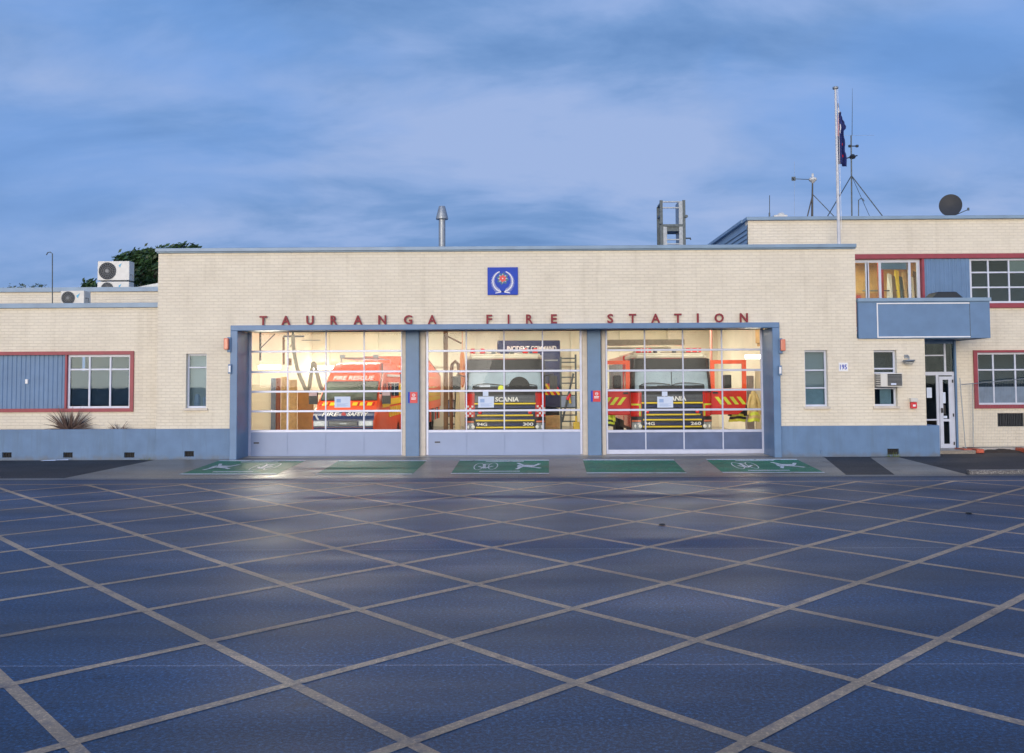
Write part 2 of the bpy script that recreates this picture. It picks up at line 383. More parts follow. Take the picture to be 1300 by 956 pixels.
# hatch lattice measured from the photograph
b = MB(); HX0, HX1, HY0, HY1 = -24, 24, -40, -4.35
def clip(poly, ax, val, keep):
    o = []
    for i in range(len(poly)):
        p, q = poly[i], poly[(i + 1) % len(poly)]; ip, iq = keep * (p[ax] - val) >= 0, keep * (q[ax] - val) >= 0
        if ip: o.append(p)
        if ip != iq:
            t = (val - p[ax]) / (q[ax] - p[ax]); o.append((p[0] + (q[0] - p[0]) * t, p[1] + (q[1] - p[1]) * t))
    return o
for fam, (n_, d_, st) in enumerate((((.7251, .6886), (.6886, -.7251), 1.5765), ((-.6922, .7217), (.7217, .6922), 1.4950))):
    for k in range(-32, 33):
        o_ = (-.613 + n_[0] * st * k, -16.38 + n_[1] * st * k); w = .048
        p = [(o_[0] + d_[0] * s * 80 + n_[0] * t, o_[1] + d_[1] * s * 80 + n_[1] * t) for s, t in ((-1, -w), (1, -w), (1, w), (-1, w))]
        for ax, val, kp in ((0, HX0, 1), (0, HX1, -1), (1, HY0, 1), (1, HY1, -1)):
            if p: p = clip(p, ax, val, kp)
        if len(p) > 2:
            zz = .0015 if fam == 0 else .003
            b.add([(q[0], q[1], zz) for q in p], [tuple(range(len(p)))] if fam == 0 else [tuple(range(len(p)))])
b.quad((HX0, HY1, .0045), (HX1, HY1, .0045), (HX1, HY1 + .09, .0045), (HX0, HY1 + .09, .0045))
ym = b.build('yellow_hatching', PAINTY, road)
b = MB(); yg = KY - .33
b.quad((-70, yg, .003), (70, yg, .003), (70, KY + .02, .003), (-70, KY + .02, .003)); b.build('gutter', CONC2, kind='structure')
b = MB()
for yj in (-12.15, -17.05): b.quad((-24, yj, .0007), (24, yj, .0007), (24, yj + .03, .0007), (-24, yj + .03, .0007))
b.build('light_trail_strip', asphalt('light_trail_paint', (.055, .08, .13), .35, .45, .5), road)  # thin pale strips painting car light trails onto the road
# pavement
def pave_strip(bm, x0, x1, dz=0, y0=KY, y1=1.2):
    bm.quad((x0, y0, zpave(y0) + dz), (x1, y0, zpave(y0) + dz), (x1, FY, .18 + dz), (x0, FY, .18 + dz))
    bm.quad((x0, FY, .18 + dz), (x1, FY, .18 + dz), (x1, y1, .18 + dz), (x0, y1, .18 + dz))
b = MB(); pave_strip(b, -70, 70, y1=2.5)
b.quad((-70, KY, -.02), (70, KY, -.02), (70, KY, 0.0), (-70, KY, 0.0)); pav = b.build('pavement', DRYA, kind='structure')
b = MB()
def pp(*pxs, dz=.004):
    r = []
    for q in pxs:
        p = gp(*q); r.append((p.x, p.y, zpave(p.y) + dz))
    return r
a0 = pp((205, 584.5), (318, 582.5), (85, 604.8)); xl, xr = X(200), X(1040)
xk0, xk1 = gp(88, 605).x, gp(1076, 604).x
def flatpoly(bm, pts, dz, m=None): bm.add([(x, y, zpave(y) + dz) for x, y in pts], [tuple(range(len(pts)))], m)
flatpoly(b, [(xk0, KY), (xk1, KY), (xr, FY), (xl, FY)], .004)
flatpoly(b, [(xl, FY), (xr, FY), (xr, 1.25), (xl, 1.25)], .004)
conc = b.build('concrete_ramp', CONC, pav)
b = MB(); q = [gp(1105, 581), gp(1140, 580.5), gp(1232, 604), gp(1140, 604.5)]
flatpoly(b, [(p.x, max(p.y, KY)) for p in q][::-1], .004); b.build('concrete_crossing', CONC, pav)
b = MB(); kx = gp(1232, 603).x; b.box(kx, 70, KY - .02, KY + .14, .0, .11); b.box(-70, xk0 - 1.6, KY - .02, KY + .14, -.01, .035)
kb = b.build('kerb', CONC2, pav, bevel=.015)
# green crossing pads with white edge lines and painted people and bicycles
pads = [((279, 388.5), (227, 350), 585, 603, 'wb'), ((431, 542), (400, 523), 585, 603, ''), ((584, 697), (572, 697), 584.3, 602.3, 'bw'),
        ((740, 855), (745, 872), 584, 601.6, ''), ((896, 1011), (918, 1048), 583.4, 601, 'bW')]
def ell(cx_, cy_, rx, ry, w, n=14):
    o = []
    for k in range(n):
        a, c_ = 2 * pi * k / n, 2 * pi * (k + 1) / n
        o.append([(cx_ + rx * cos(a), cy_ + ry * sin(a)), (cx_ + rx * cos(c_), cy_ + ry * sin(c_)), (cx_ + (rx - w) * cos(c_), cy_ + (ry - w * 1.2) * sin(c_)), (cx_ + (rx - w) * cos(a), cy_ + (ry - w * 1.2) * sin(a))])
    return o
def bar(x0, y0, x1, y1, w):
    d = Vector((x1 - x0, y1 - y0)).normalized() * w; n_ = (-d.y, d.x)
    return [(x0 + n_[0], y0 + n_[1]), (x1 + n_[0], y1 + n_[1]), (x1 - n_[0], y1 - n_[1]), (x0 - n_[0], y0 - n_[1])]
for (t0, t1), (b0, b1), yt, yb, kind in pads:
    P = [gp(b0, yb), gp(b1, yb), gp(t1, yt), gp(t0, yt)]
    b = MB(); flatpoly(b, [(p.x, p.y) for p in P], .009); g_ = b.build('green_pad', GREEN, pav)
    b = MB(); e = .13
    flatpoly(b, [(P[0].x, P[0].y), (P[1].x, P[1].y), (P[1].x, P[1].y + e), (P[0].x, P[0].y + e)], .013)
    flatpoly(b, [(P[3].x, P[3].y - e), (P[2].x, P[2].y - e), (P[2].x, P[2].y), (P[3].x, P[3].y)], .013)
    cy_ = (P[0].y + P[2].y) / 2
    def uv(u, v):      # u along, v across
        y = P[0].y + (P[3].y - P[0].y) * v; xa = P[0].x + (P[3].x - P[0].x) * v; xb = P[1].x + (P[2].x - P[1].x) * v
        return (xa + (xb - xa) * u, y)
    def add(poly, z=.013): flatpoly(b, [uv(*q) for q in poly], z)
    if kind:
        order = kind.lower(); uw = .24 if order == 'wb' else .78; ub = .70 if order == 'wb' else .32
        s = 1
        # walker lying along the pavement
        for pl in ([(uw - .075, .47), (uw + .06, .40), (uw + .06, .58), (uw - .075, .60)], bar(uw + .05, .5, uw + .12, .68, .02), bar(uw + .05, .45, uw + .13, .36, .02),
                   bar(uw - .06, .50, uw - .12, .30, .018), bar(uw - .06, .57, uw - .12, .74, .018)): add(pl)
        for pl in ell(uw - .10, .5, .022, .10, .021): add(pl, .0135)
        for pl in ell(ub - .07, .5, .055, .24, .012) + ell(ub + .08, .52, .055, .24, .012): add(pl)
        for pl in (bar(ub - .07, .5, ub, .36, .014), bar(ub, .36, ub + .08, .52, .014), bar(ub - .02, .66, ub + .05, .66, .014), bar(ub - .02, .66, ub, .36, .014)): add(pl, .0142)
        add([(.30, .84), (.72, .84), (.72, .88), (.30, .88)]); add([(.28, .14), (.70, .14), (.70, .18), (.28, .18)])
    b.build('white_marking', PAINTW, g_)

# ------------------------------------------------------------------ windows and openings
def window(par, x0, x1, z0, z1, Y, cols, rows, fw=.05, glass=WGLASS, frame=WHITE, sill=True, panes=None, name='window'):
    """cols, rows: inner bar positions as metres; frame is the part, panes and sill its sub-parts"""
    fr = MB(); fr.wall(x0, x1, z0, z1, [(x0 + fw, x1 - fw, z0 + fw, z1 - fw)], Y, .06)
    for c in cols: fr.box(c - fw * .42, c + fw * .42, Y + .004, Y + .056, z0 + fw, z1 - fw)
    for r in rows: fr.box(x0 + fw, x1 - fw, Y - .003, Y + .05, r - fw * .4, r + fw * .4)
    w = fr.build(name, frame, par, bevel=.004, seg=1)
    gl_ = MB(); gl_.box(x0 + fw, x1 - fw, Y + .028, Y + .036, z0 + fw, z1 - fw); gl_.build('pane', glass, w)
    if sill:
        s = MB(); s.box(x0 - .05, x1 + .05, Y - .17, Y + .03, z0 - .07, z0 - .002); s.build('sill', CREAMP, w, bevel=.006, seg=1)
    return w

# ------------------------------------------------------------------ garage building
DY = .90                      # plane of the sectional doors, set back under the beam
xL, xR = X(199), X(1175); xT = X(1089)
zTop = Z(320, 0, 250); zC1 = Z(315.5, 0, 400)
zBal = Z(430, 0, 1140); zBeamT = Z(411.5); zBeamB = Z(418.2)
zPl = Z(542.5, 0, 640)
gx0, gx1 = X(294), X(989)
GB = thing('garage_building', 'cream painted brick fire station hall with three tall glazed doors and blue beam', 'building', (0, 6, .18))
wins = [(X(236), X(262), Z(518, 0, 250), Z(449, 0, 250)), (X(1022), X(1051), Z(516, 0, 1036), Z(444.5, 0, 1036)), (X(1110), X(1139), Z(515.5, 0, 1125), Z(444.5, 0, 1125))]
b = MB(); b.wall(xL, xR, zPl - .02, zTop, wins + [(gx0 + .12, gx1 - .12, -1, zBeamB + .05), (xT, xR + 1, zBal + .01, 20)], 0, .28)
b.build('front_wall', BRICK, GB)
b = MB(); b.box(xL, xL + .25, .281, 17.5, .1, zTop); b.box(xT - .25, xT, .281, 17.5, 3.2, zTop); b.box(xL, xT, 17.5, 17.75, .1, zTop)
b.box(xR - .25, xR - .002, .281, 1.58, zPl - .02, zBal)
b.build('side_wall', BRICK, GB)
b = MB(); b.box(xL + .25, xT - .25, .282, 17.5, zTop - .42, zTop - .30); b.build('roof', BLUEC, GB)
b = MB(); b.box(xL - .06, xT + .02, -.09, .34, zTop, zTop + .10); b.box(xL - .06, xL + .30, .341, 17.8, zTop, zTop + .10); b.box(xT - .3, xT + .02, .341, 17.8, zTop, zTop + .10)
b.box(xL - .03, xT + .01, -.05, -.01, zTop - .035, zTop)
b.build('coping', BLUEC, GB, bevel=.008, seg=1)
b = MB(); zr = zTop + .1; p = [(X(535, 3), zr), (X(565, 3), zr + .16), (X(745, 3), zr + .16), (X(760, 3), zr)]
b.prism(p, 3.0, 9.0); b.build('raised_roof_deck', BLUEC, GB)
# plinth, both sides of the doors, with vent openings
def vents(pxs, yt, yb): return [(X(a), X(c_), Z(yb, 0, a), Z(yt, 0, a)) for a, c_ in pxs]
vL = vents([(-118, -107), (6, 18), (83, 95), (160, 173)], 574.2, 580.8) + vents([(236, 248)], 572.5, 579.5)
vR = vents([(1123.5, 1138)], 569.5, 577)
VX0 = X(-330)
b = MB(); b.wall(xL, gx0, .05, zPl, vL[-1:], -.05, .33); b.build('plinth', PLINTH, GB, bevel=.006, seg=1)
b = MB(); b.wall(gx1, X(1190), .05, zPl, vR, -.05, .33); b.box(X(1190) - .2, X(1190) - .001, .281, 1.4, .05, zPl - .001)
pl = b.build('plinth', PLINTH, GB, bevel=.006, seg=1)
def vent(par, v, y=-.05):
    m_ = MB(); x0, x1, z0, z1 = v
    m_.box(x0, x1, y + .14, y + .16, z0, z1)
    for k in range(6):
        xx = x0 + (x1 - x0) * (k + .5) / 6; m_.box(xx - .008, xx + .008, y + .03, y + .05, z0, z1)
    for k in range(2):
        zz = z0 + (z1 - z0) * (k + .7) / 2.4; m_.box(x0, x1, y + .051, y + .065, zz - .007, zz + .007)
    m_.build('vent', DARK, par)
vent(GB, vL[-1]); vent(GB, vR[0])
m_ = MB(); x0, x1 = X(1039), X(1053); z0 = Z(576, 0, 1046); z1 = Z(571, 0, 1046)
m_.box(x0, x1, -.058, -.048, z0, z1)
for k in range(3): m_.box(x0, x1, -.066, -.058, z0 + (z1 - z0) * k / 3 + .01, z0 + (z1 - z0) * k / 3 + .025)
m_.build('vent', PLINTH, GB)
# beam, jambs, columns
b = MB(); b.box(gx0, gx1, -.14, .30, zBeamB, zBeamT)
b.build('beam', BLUE, GB, bevel=.01, seg=1)
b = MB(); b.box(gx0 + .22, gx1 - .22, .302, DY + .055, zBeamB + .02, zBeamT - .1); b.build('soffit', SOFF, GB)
b = MB(); jw = X(303) - gx0
b.box(gx0, gx0 + jw, -.14, DY + .1, .1, zBeamB - .002); b.build('jamb', BLUE, GB, bevel=.008, seg=1)
b = MB(); b.box(gx1 - jw, gx1, -.14, DY + .1, .1, zBeamB - .002); b.build('jamb', BLUE, GB, bevel=.008, seg=1)
for a, c_ in ((515, 532), (746, 763)):
    b = MB(); b.box(X(a, .7), X(c_, .7), .68, DY + .2, .1, zBeamB + .018); b.build('column', BLUE, GB, bevel=.012)
# interior
IY1 = 17.0
b = MB(); b.box(xL + .26, xL + .30, .30, IY1, .1, 5.3); b.build('inner_wall', CREAML, GB)
b = MB(); b.box(xT - .30, xT - .26, .30, IY1, .1, 5.3); b.build('inner_wall', CREAML, GB)
b = MB(); b.box(xL + .3, gx0 + .05, .285, .35, .1, 5.3); b.build('inner_wall', CREAML, GB)
b = MB(); b.box(gx1 - .05, xT - .3, .285, .35, .1, 5.3); b.build('inner_wall', CREAML, GB)
b = MB(); b.box(X(312.5, DY + .3, 484) - .9, X(312.5, DY + .3), DY + .3, DY + .34, .1, 5.3); b.build('inner_wall', CREAML, GB)
b = MB(); b.box(X(972, DY + .3), X(972, DY + .3) + .9, DY + .3, DY + .34, .1, 5.3); b.build('inner_wall', CREAML, GB)
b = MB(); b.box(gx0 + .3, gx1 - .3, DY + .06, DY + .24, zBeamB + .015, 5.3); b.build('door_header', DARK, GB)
b = MB(); b.box(xL + .3, xT - .3, IY1, IY1 + .04, .1, 5.3)
for k in range(9):
    xx = xL + 1 + k * 2.3; b.box(xx, xx + .12, IY1 - .1, IY1 - .001, .18, 5.25)
b.box(xL + .3, xT - .3, IY1 - .16, IY1 - .101, 3.0, 3.1)
b.build('back_wall', CREAMW, GB)
b = MB(); b.box(xL + .26, xT - .26, .30, IY1, 5.3, 5.36)
for k in range(7): b.box(xL + .3, xT - .3, 2 + k * 2.2, 2.16 + k * 2.2, 5.05, 5.299)
b.build('ceiling', CREAMW, GB)
b = MB(); b.box(gx0 + .02, gx1 - .02, .45, IY1, .15, .193); b.box(xL + .3, gx0 + .02, 1.3, IY1, .15, .193); b.box(gx1 - .02, xT - .3, 1.3, IY1, .15, .193)
b.build('inner_floor', mat('garage_floor', (.30, .28, .24), .3, 0, .2, 2), GB)
# sectional doors
hz_px = [445, 471, 496, 521]; doors = [((312, 510.5), (318, 365, 413.5, 462, 510), 0), ((541, 739), (543, 592, 640, 689, 737), 0), ((769, 970), (770.5, 819, 867.5, 917, 967), 1)]
for di, ((e0, e1), cs, dark) in enumerate(doors):
    cen = (e0 + e1) / 2; dx0, dx1 = X(e0, DY), X(e1, DY); dz0 = .20; dzP = Z(547.0, DY, cen); dzT = Z(417, DY, cen)
    cx_ = [X(c, DY) for c in cs]; rz_ = [Z(h + (650 - cen) * .004, DY, cen) for h in hz_px]
    b = MB(); fw = .045
    b.box(dx0, cx_[0] + .02, DY, DY + .05, dz0, dzT); b.box(cx_[4] - .02, dx1, DY, DY + .05, dz0, dzT)
    for r in rz_: b.box(cx_[0] + .02, cx_[4] - .02, DY - .004, DY + .05, r - .03, r + .03)
    b.box(cx_[0] + .02, cx_[4] - .02, DY - .004, DY + .05, dzP - .04, dzP + .035)
    zlow = dzP - .04
    if dark: b.box(cx_[0] + .02, cx_[4] - .02, DY - .004, DY + .05, dz0, dz0 + .13)
    for c in cx_[1:4]:
        b.box(c - .02, c + .02, DY + .002, DY + .046, dzP + .035, rz_[-1] - .03)
        for k in range(3): b.box(c - .02, c + .02, DY + .002, DY + .046, rz_[k + 1] + .03, rz_[k] - .03)
        b.box(c - .02, c + .02, DY + .002, DY + .046, rz_[0] + .03, dzT)
        if dark: b.box(c - .02, c + .02, DY + .002, DY + .046, dz0 + .13, zlow)
    d_ = b.build('garage_door', ALU, GB, bevel=.006, seg=1)
    b = MB(); b.box(cx_[0] + .02, cx_[4] - .02, DY + .022, DY + .028, dzP + .035, dzT); b.build('glazing', GLASS, d_)
    b = MB()
    for k in range(4):
        b.box(cx_[k] + .020, cx_[k + 1] - .002, DY + .006 + .003 * (k % 2), DY + .03, dz0 + (.13 if dark else .02), zlow + .002)
    if not dark: b.box(cx_[0] + .02, cx_[4] - .02, DY + .002, DY + .03, dz0 - .01, dz0 + .02)
    b.box(cx_[0] + .02, cx_[4] - .02, DY + .012, DY + .028, dz0, zlow)
    if not dark:
        for c in cx_[1:4]: b.box(c - .006, c + .006, DY + .001, DY + .004, dz0 + .02, zlow + .001, None)
    b.build('lower_panel', PANELD if dark else PANELB, d_, bevel=.004, seg=1)
    for ga, gb_, dp in {0: ((306, 311.5, .10), (511, 515.5, .06)), 1: ((532.5, 540.6, .06), (739.4, 745.6, .06)), 2: ((763.5, 768.6, .06), (970.4, 979, .10))}[di]:
        b = MB(); b.box(X(ga, DY), X(gb_, DY), DY - dp, DY + .12, .18, zBeamB + .015); b.build('door_guide', CREAMP, d_, bevel=.008, seg=1)
    nx = {0: 425, 1: 607, 2: 834}[di]
    b = MB(); b.box(X(nx, DY), X(nx + 20, DY), DY - .022, DY - .012, Z(517.5, DY, nx), Z(503.5, DY, nx), PAPER)
    if di: b.build('notice', None, d_); b = MB(); b.box(X(nx + 6, DY), X(nx + 13, DY), DY - .022, DY - .012, Z(502.8, DY, nx), Z(497, DY, nx), PAPER)
    if di: b.build('notice_card', None, d_); b = MB()
    b.box(X(nx + 2.5, DY), X(nx + 8, DY), DY - .025, DY - .0225, Z(511, DY, nx), Z(506.5, DY, nx), PRINT)
    for k in range(4): b.box(X(nx + 3, DY), X(nx + 17 - k % 2 * 3, DY), DY - .025, DY - .0225, Z(512.9 + k, DY, nx), Z(512.5 + k, DY, nx), PRINT)
    b.build('notice_print' if di else 'notice', None, d_)
    if not dark:
        b = MB(); b.box(dx0 + .25, dx0 + .40, DY - .03, DY - .005, dz0 + .35, dz0 + .385); b.build('handle', BLACK, d_)
# narrow windows of the garage front
w1 = window(GB, *wins[0], .12, [], [Z(466.5, .1, 250)])
b = MB(); v = wins[0]; b.lathe([(.0, 0), (.09, 0), (.10, .1), (.09, .25), (.05, .33), (.0, .34)], (v[0] + .22, .3, v[2] + .05), n=12); b.lathe([(.0, 0), (.06, 0), (.07, .2), (.03, .3), (.0, .32)], (v[0] + .42, .33, v[2] + .05), n=12)
o = b.build('bottle', WHT, w1)
w2 = window(GB, *wins[1], .12, [], [Z(470, .12, 1036), Z(492.5, .12, 1036)])
b = MB(); v = wins[1]; b.box(v[0] + .06, v[1] - .06, .19, .2, v[2] + .05, Z(494, .12, 1036)); b.build('blind', BLIND, w2)
w3 = window(GB, *wins[2], .12, [], [Z(468, .12, 1125), Z(473.5, .12, 1125), Z(493, .12, 1125)])
b = MB(); v = wins[2]; b.box(v[0] + .22, v[1] - .10, .19, .2, v[2] + .05, Z(494, .12, 1125)); b.build('blind', BLIND, w3)
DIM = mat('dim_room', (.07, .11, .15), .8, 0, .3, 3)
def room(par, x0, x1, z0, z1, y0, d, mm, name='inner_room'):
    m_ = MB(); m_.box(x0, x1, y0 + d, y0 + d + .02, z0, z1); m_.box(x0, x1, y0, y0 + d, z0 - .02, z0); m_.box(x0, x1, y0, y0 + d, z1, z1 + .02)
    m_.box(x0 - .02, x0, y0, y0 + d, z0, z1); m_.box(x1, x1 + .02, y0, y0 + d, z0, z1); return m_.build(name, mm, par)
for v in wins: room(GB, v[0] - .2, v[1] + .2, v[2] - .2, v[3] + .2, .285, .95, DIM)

# ------------------------------------------------------------------ left wing
wy = .45; lx = X(-330)
LW = thing('low_wing', 'low single storey cream brick wing with red framed window strip at left', 'building', (lx / 2, 6, .18))
zt = Z(391, wy, 100)
ox0, ox1, oz0, oz1 = lx + 1.0, X(170, wy), Z(523, wy, 100), Z(446, wy, 100)
b = MB(); b.wall(lx, xL, .15, zt, [(ox0, ox1, oz0, oz1)], wy, .25); b.box(lx, lx + .25, wy + .251, 9, .1, zt)
b.build('front_wall', BRICK, LW)
b = MB(); b.box(lx, xL - .002, wy - .07, wy + .35, zt, Z(385, wy, 100)); b.build('coping', BLUEC, LW, bevel=.006, seg=1)
b = MB(); b.box(lx, xL - .002, wy + .35, 5.5, zt - .3, zt - .2); b.build('roof', STEEL, LW)
Y2 = 5.5; b = MB(); b.box(lx, xL - .002, Y2, Y2 + .25, zt - .3, Z(370.5, Y2, 100)); b.build('rear_wall', BRICK, LW)
b = MB(); b.box(lx, xL - .002, Y2 - .08, Y2 + .5, Z(370.5, Y2, 100), Z(365, Y2, 100)); b.box(lx, xL - .002, Y2 + .5, 16, Z(370.5, Y2, 100) - .1, Z(368, Y2, 100)); b.build('rear_coping', BLUEC, LW)
b = MB(); b.add([(X(163, 8), 8, Z(366, 8, 163)), (X(200, 8) + .5, 8, Z(356, 8, 200)), (X(200, 8) + .5, 8, Z(368, 8, 200)), (X(163, 8), 14, Z(366, 8, 163)), (X(200, 8) + .5, 14, Z(356, 8, 200)), (X(200, 8) + .5, 14, Z(368, 8, 200))],
               [(0, 2, 1), (3, 4, 5), (0, 1, 4, 3), (1, 2, 5, 4), (0, 3, 5, 2)]); b.build('sloping_roof', STEEL, LW)
b = MB(); b.wall(lx, xL - .003, .05, zPl, vL[:-1], -.05, .2); b.box(lx, xL - .003, .151, wy - .002, zPl - .12, zPl - .06)
b.build('planter_wall', PLINTH, LW, bevel=.006, seg=1)
b = MB(); b.box(lx, xL - .003, .152, wy - .003, zPl - .059, zPl - .03); b.build('planter_soil', mat('soil', (.05, .035, .025), .9, 0, .4, 20), LW)
for v in vL[:-1]: vent(LW, v)
rf = MB(); t_ = .10
rf.wall(ox0 - .0, ox1, oz0, oz1, [(ox0 + t_, ox1 - t_, oz0 + t_, oz1 - t_)], wy - .04, .2)
xm = X(84, wy); rf.box(xm - .03, xm + .03, wy - .03, wy + .15, oz0 + t_, oz1 - t_)
rfo = rf.build('window_surround', RED, LW, bevel=.006, seg=1)
def corr(x0, x1, z0, z1, y, pitch=.09, amp=.02):
    m_ = MB(); n = int((x1 - x0) / pitch * 6); pts = []
    for i in range(n + 1):
        x = x0 + (x1 - x0) * i / n; ph = (x / pitch) % 1; pts.append((x, y + (amp if ph < .5 else 0) + 0))
    vs = [(x, yy, z) for z in (z0, z1) for x, yy in pts]; fs = [(i, i + 1, n + 2 + i, n + 1 + i) for i in range(n)]
    return m_.add(vs, fs)
corr(ox0 + t_, xm - .03, oz0 + t_, oz1 - t_, wy + .05, .13).build('corrugated_panel', BLUE, LW)
b = MB(); b.box(X(32, wy), X(35, wy), wy - .0, wy + .045, Z(487, wy, 33), Z(481.5, wy, 33)); b.build('latch', WHT, LW)
wx0, wx1 = xm + .03, ox1 - t_
wl = window(LW, wx0, wx1, oz0 + t_, oz1 - t_, wy + .04, [X(112.5, wy), X(139, wy)], [Z(469, wy, 120)], .06, glass=WGLASS, sill=False)
b = MB(); b.box(wx0, wx1, wy + 1.0, wy + 1.02, oz0 - .1, oz1 + .1); b.box(wx0 - .1, wx0 - .08, wy + .26, wy + 1, oz0, oz1); b.box(wx1 + .08, wx1 + .1, wy + .26, wy + 1, oz0, oz1)
b.box(wx0, wx1, wy + .3, wy + 1, oz1 + .1, oz1 + .12); b.box(wx0, wx1, wy + .3, wy + 1, oz0 - .12, oz0 - .1)
b.box(wx0 + .07, wx1 - .07, wy + .12, wy + .13, oz0 + .2, Z(471, wy, 120)); b.build('curtain', mat('blue_grey_curtain', (.045, .085, .125), .7, 0, .2, 3), LW)

# ------------------------------------------------------------------ right two-storey block
RY = 1.6; rx0 = X(953, RY); rx1 = X(1620, RY)
RB = thing('two_storey_block', 'two storey cream brick block with blue balcony and red window bands at right', 'building', ((rx0 + rx1) / 2, 8, .18))
zrt = Z(279, RY, 1120); zl0, zl1 = Z(328.5, RY, 1180), Z(322.5, RY, 1180)
dX0, dX1 = X(1177, RY) - .3, X(1214, RY)
dZ0, dZ1 = .28, Z(432, RY, 1195)
uz0 = Z(391, RY, 1270)
wz0, wz1 = Z(518.5, RY, 1270), Z(444.5, RY, 1270)
wx0r, wx1r = X(1236, RY), X(1440, RY)
gv = (X(1265, RY), X(1298.5, RY), Z(541.5, RY, 1280), Z(524.5, RY, 1280))
holes = [(xT + .3, X(1236, RY), zBal + .3, zl1), (X(1236, RY), X(1440, RY), uz0, zl1), (dX0, dX1, 0, dZ1), (wx0r, wx1r, wz0, wz1), gv]
b = MB(); b.wall(rx0, rx1, .1, zrt, holes + [(rx0 - 1, xT - .1, -1, zTop - .3)], RY, .3); b.box(rx1 - .3, rx1, RY + .301, 16, .1, zrt)
b.box(rx0, rx1 - .3, 15.7, 16, .1, zrt); b.build('front_wall', BRICK, RB)
b = MB()
for k in range(14): 
    z0 = zTop - .3 + k * .14
    if z0 + .12 > zrt: break
    b.add([(rx0 - .03, RY + .02, z0), (rx0 - .03, 15.7, z0), (rx0, 15.7, z0 + .14), (rx0, RY + .02, z0 + .14)], [(0, 1, 2, 3)])
b.box(rx0, rx0 + .2, RY + .301, 15.7, zTop - .35, zrt); b.build('clad_side_wall', BLUEC, RB)
b = MB(); b.box(rx0 - .06, rx1 + .06, RY - .1, RY + .4, zrt, zrt + .10); b.box(rx0 - .1, rx0 + .2, RY + .4, 16, zrt, zrt + .10); b.build('coping', BLUEC, RB, bevel=.006, seg=1)
b = MB(); b.box(rx0 + .2, rx1, RY + .4, 16, zrt - .1, zrt + .02); b.build('roof', STEEL, RB)
b = MB(); b.box(xT - .02, rx1 - .5, RY - .07, RY + .2, zl0, zl1); b.build('lintel_band', RED, RB, bevel=.006, seg=1)
b = MB(); b.box(X(1258, RY), X(1440, RY), RY - .07, RY + .2, Z(391, RY, 1270), Z(385, RY, 1270)); b.box(X(1173.5, RY), X(1176.5, RY), RY - .05, RY + .16, zBal + .3, zl0 - .002); b.build('red_sill', RED, RB, bevel=.006, seg=1)
corr(X(1177, RY), X(1235, RY), zBal + .3, zl0, RY - .02, .13).build('corrugated_panel', BLUE, RB)
# upper left glazed screen
gz0, gz1 = zBal + .35, zl0 - .01
ws = window(RB, xT - .02, X(1173, RY), gz0, gz1, RY + .08, [X(1105, RY), X(1106.5, RY), X(1122, RY), X(1160, RY)], [], .085, sill=False)
b = MB(); zb = Z(341, RY, 1140); b.box(X(1124.5, RY), X(1158, RY), RY + .16, RY + .17, zb, gz1 - .08); b.build('roller_blind', mat('screen_blind', (.40, .45, .45), .6), ws)
b = MB(); rxa, rxb = xT + .1, X(1176, RY); wallc = mat('gold_lit_wall', (.62, .40, .14), .7, 0, .3, 2)
b.box(rxa - 1.5, rxb + 1, RY + 3.4, RY + 3.45, zBal + .1, gz1 + .3); b.box(rxa - 1.5, rxb + 1, RY + .31, RY + 3.4, gz1 + .3, gz1 + .34); b.box(rxa - 1.5, rxb + 1, RY + .31, RY + 3.4, zBal, zBal + .1)
b.box(rxb + 1, rxb + 1.05, RY + .31, RY + 3.4, zBal + .1, gz1 + .3); b.box(rxa - 1.55, rxa - 1.5, RY + .31, RY + 3.4, zBal + .1, gz1 + .3)
b.build('upper_room', wallc, RB)
ul = bpy.data.lights.new('upper_room_light', 'AREA'); ul.size = 1.2; ul.energy = 200; ul.color = (1, .78, .45)
uo = bpy.data.objects.new('upper_room_light', ul); C.objects.link(uo); uo.location = ((rxa + rxb) / 2, RY + 1.6, gz1 + .25)
b = MB(); b.box(rxa + 1.95, rxa + 2.10, RY + 1.8, RY + 1.9, zBal + .1, gz1 - .5, MAROON); b.box(rxa + 1.1, rxa + 1.6, RY + 2.4, RY + 3.3, zBal + .1, zBal + 1.6, MAROON)
for k in range(8):
    xx = rxa + 2.30 + k * .115; hh = 1.0 + .35 * random.random()
    b.add([(xx, RY + 2.0, zBal + .2 + hh), (xx + .13, RY + 2.0, zBal + .15 + hh), (xx + .15, RY + 1.95, zBal + .35), (xx - .03, RY + 2.05, zBal + .3)], [(0, 1, 2, 3)], [WHT, BROWN, YEL, DSTEEL, PALETIM, TIMBER][k % 6])
b.tube([(rxa + 1.5, RY + 2, zBal + .75), (rxb + .9, RY + 2, zBal + .75)], .02, 6, DSTEEL)
for v in b.v:
    if v.y < RY + 2.1: v.z += .95
b.box(rxa + .45, rxb + .1, RY + 3.3, RY + 3.39, zBal + 1.2, zBal + 1.75, TIMBER)
b.build('hanging_rack', None, RB)
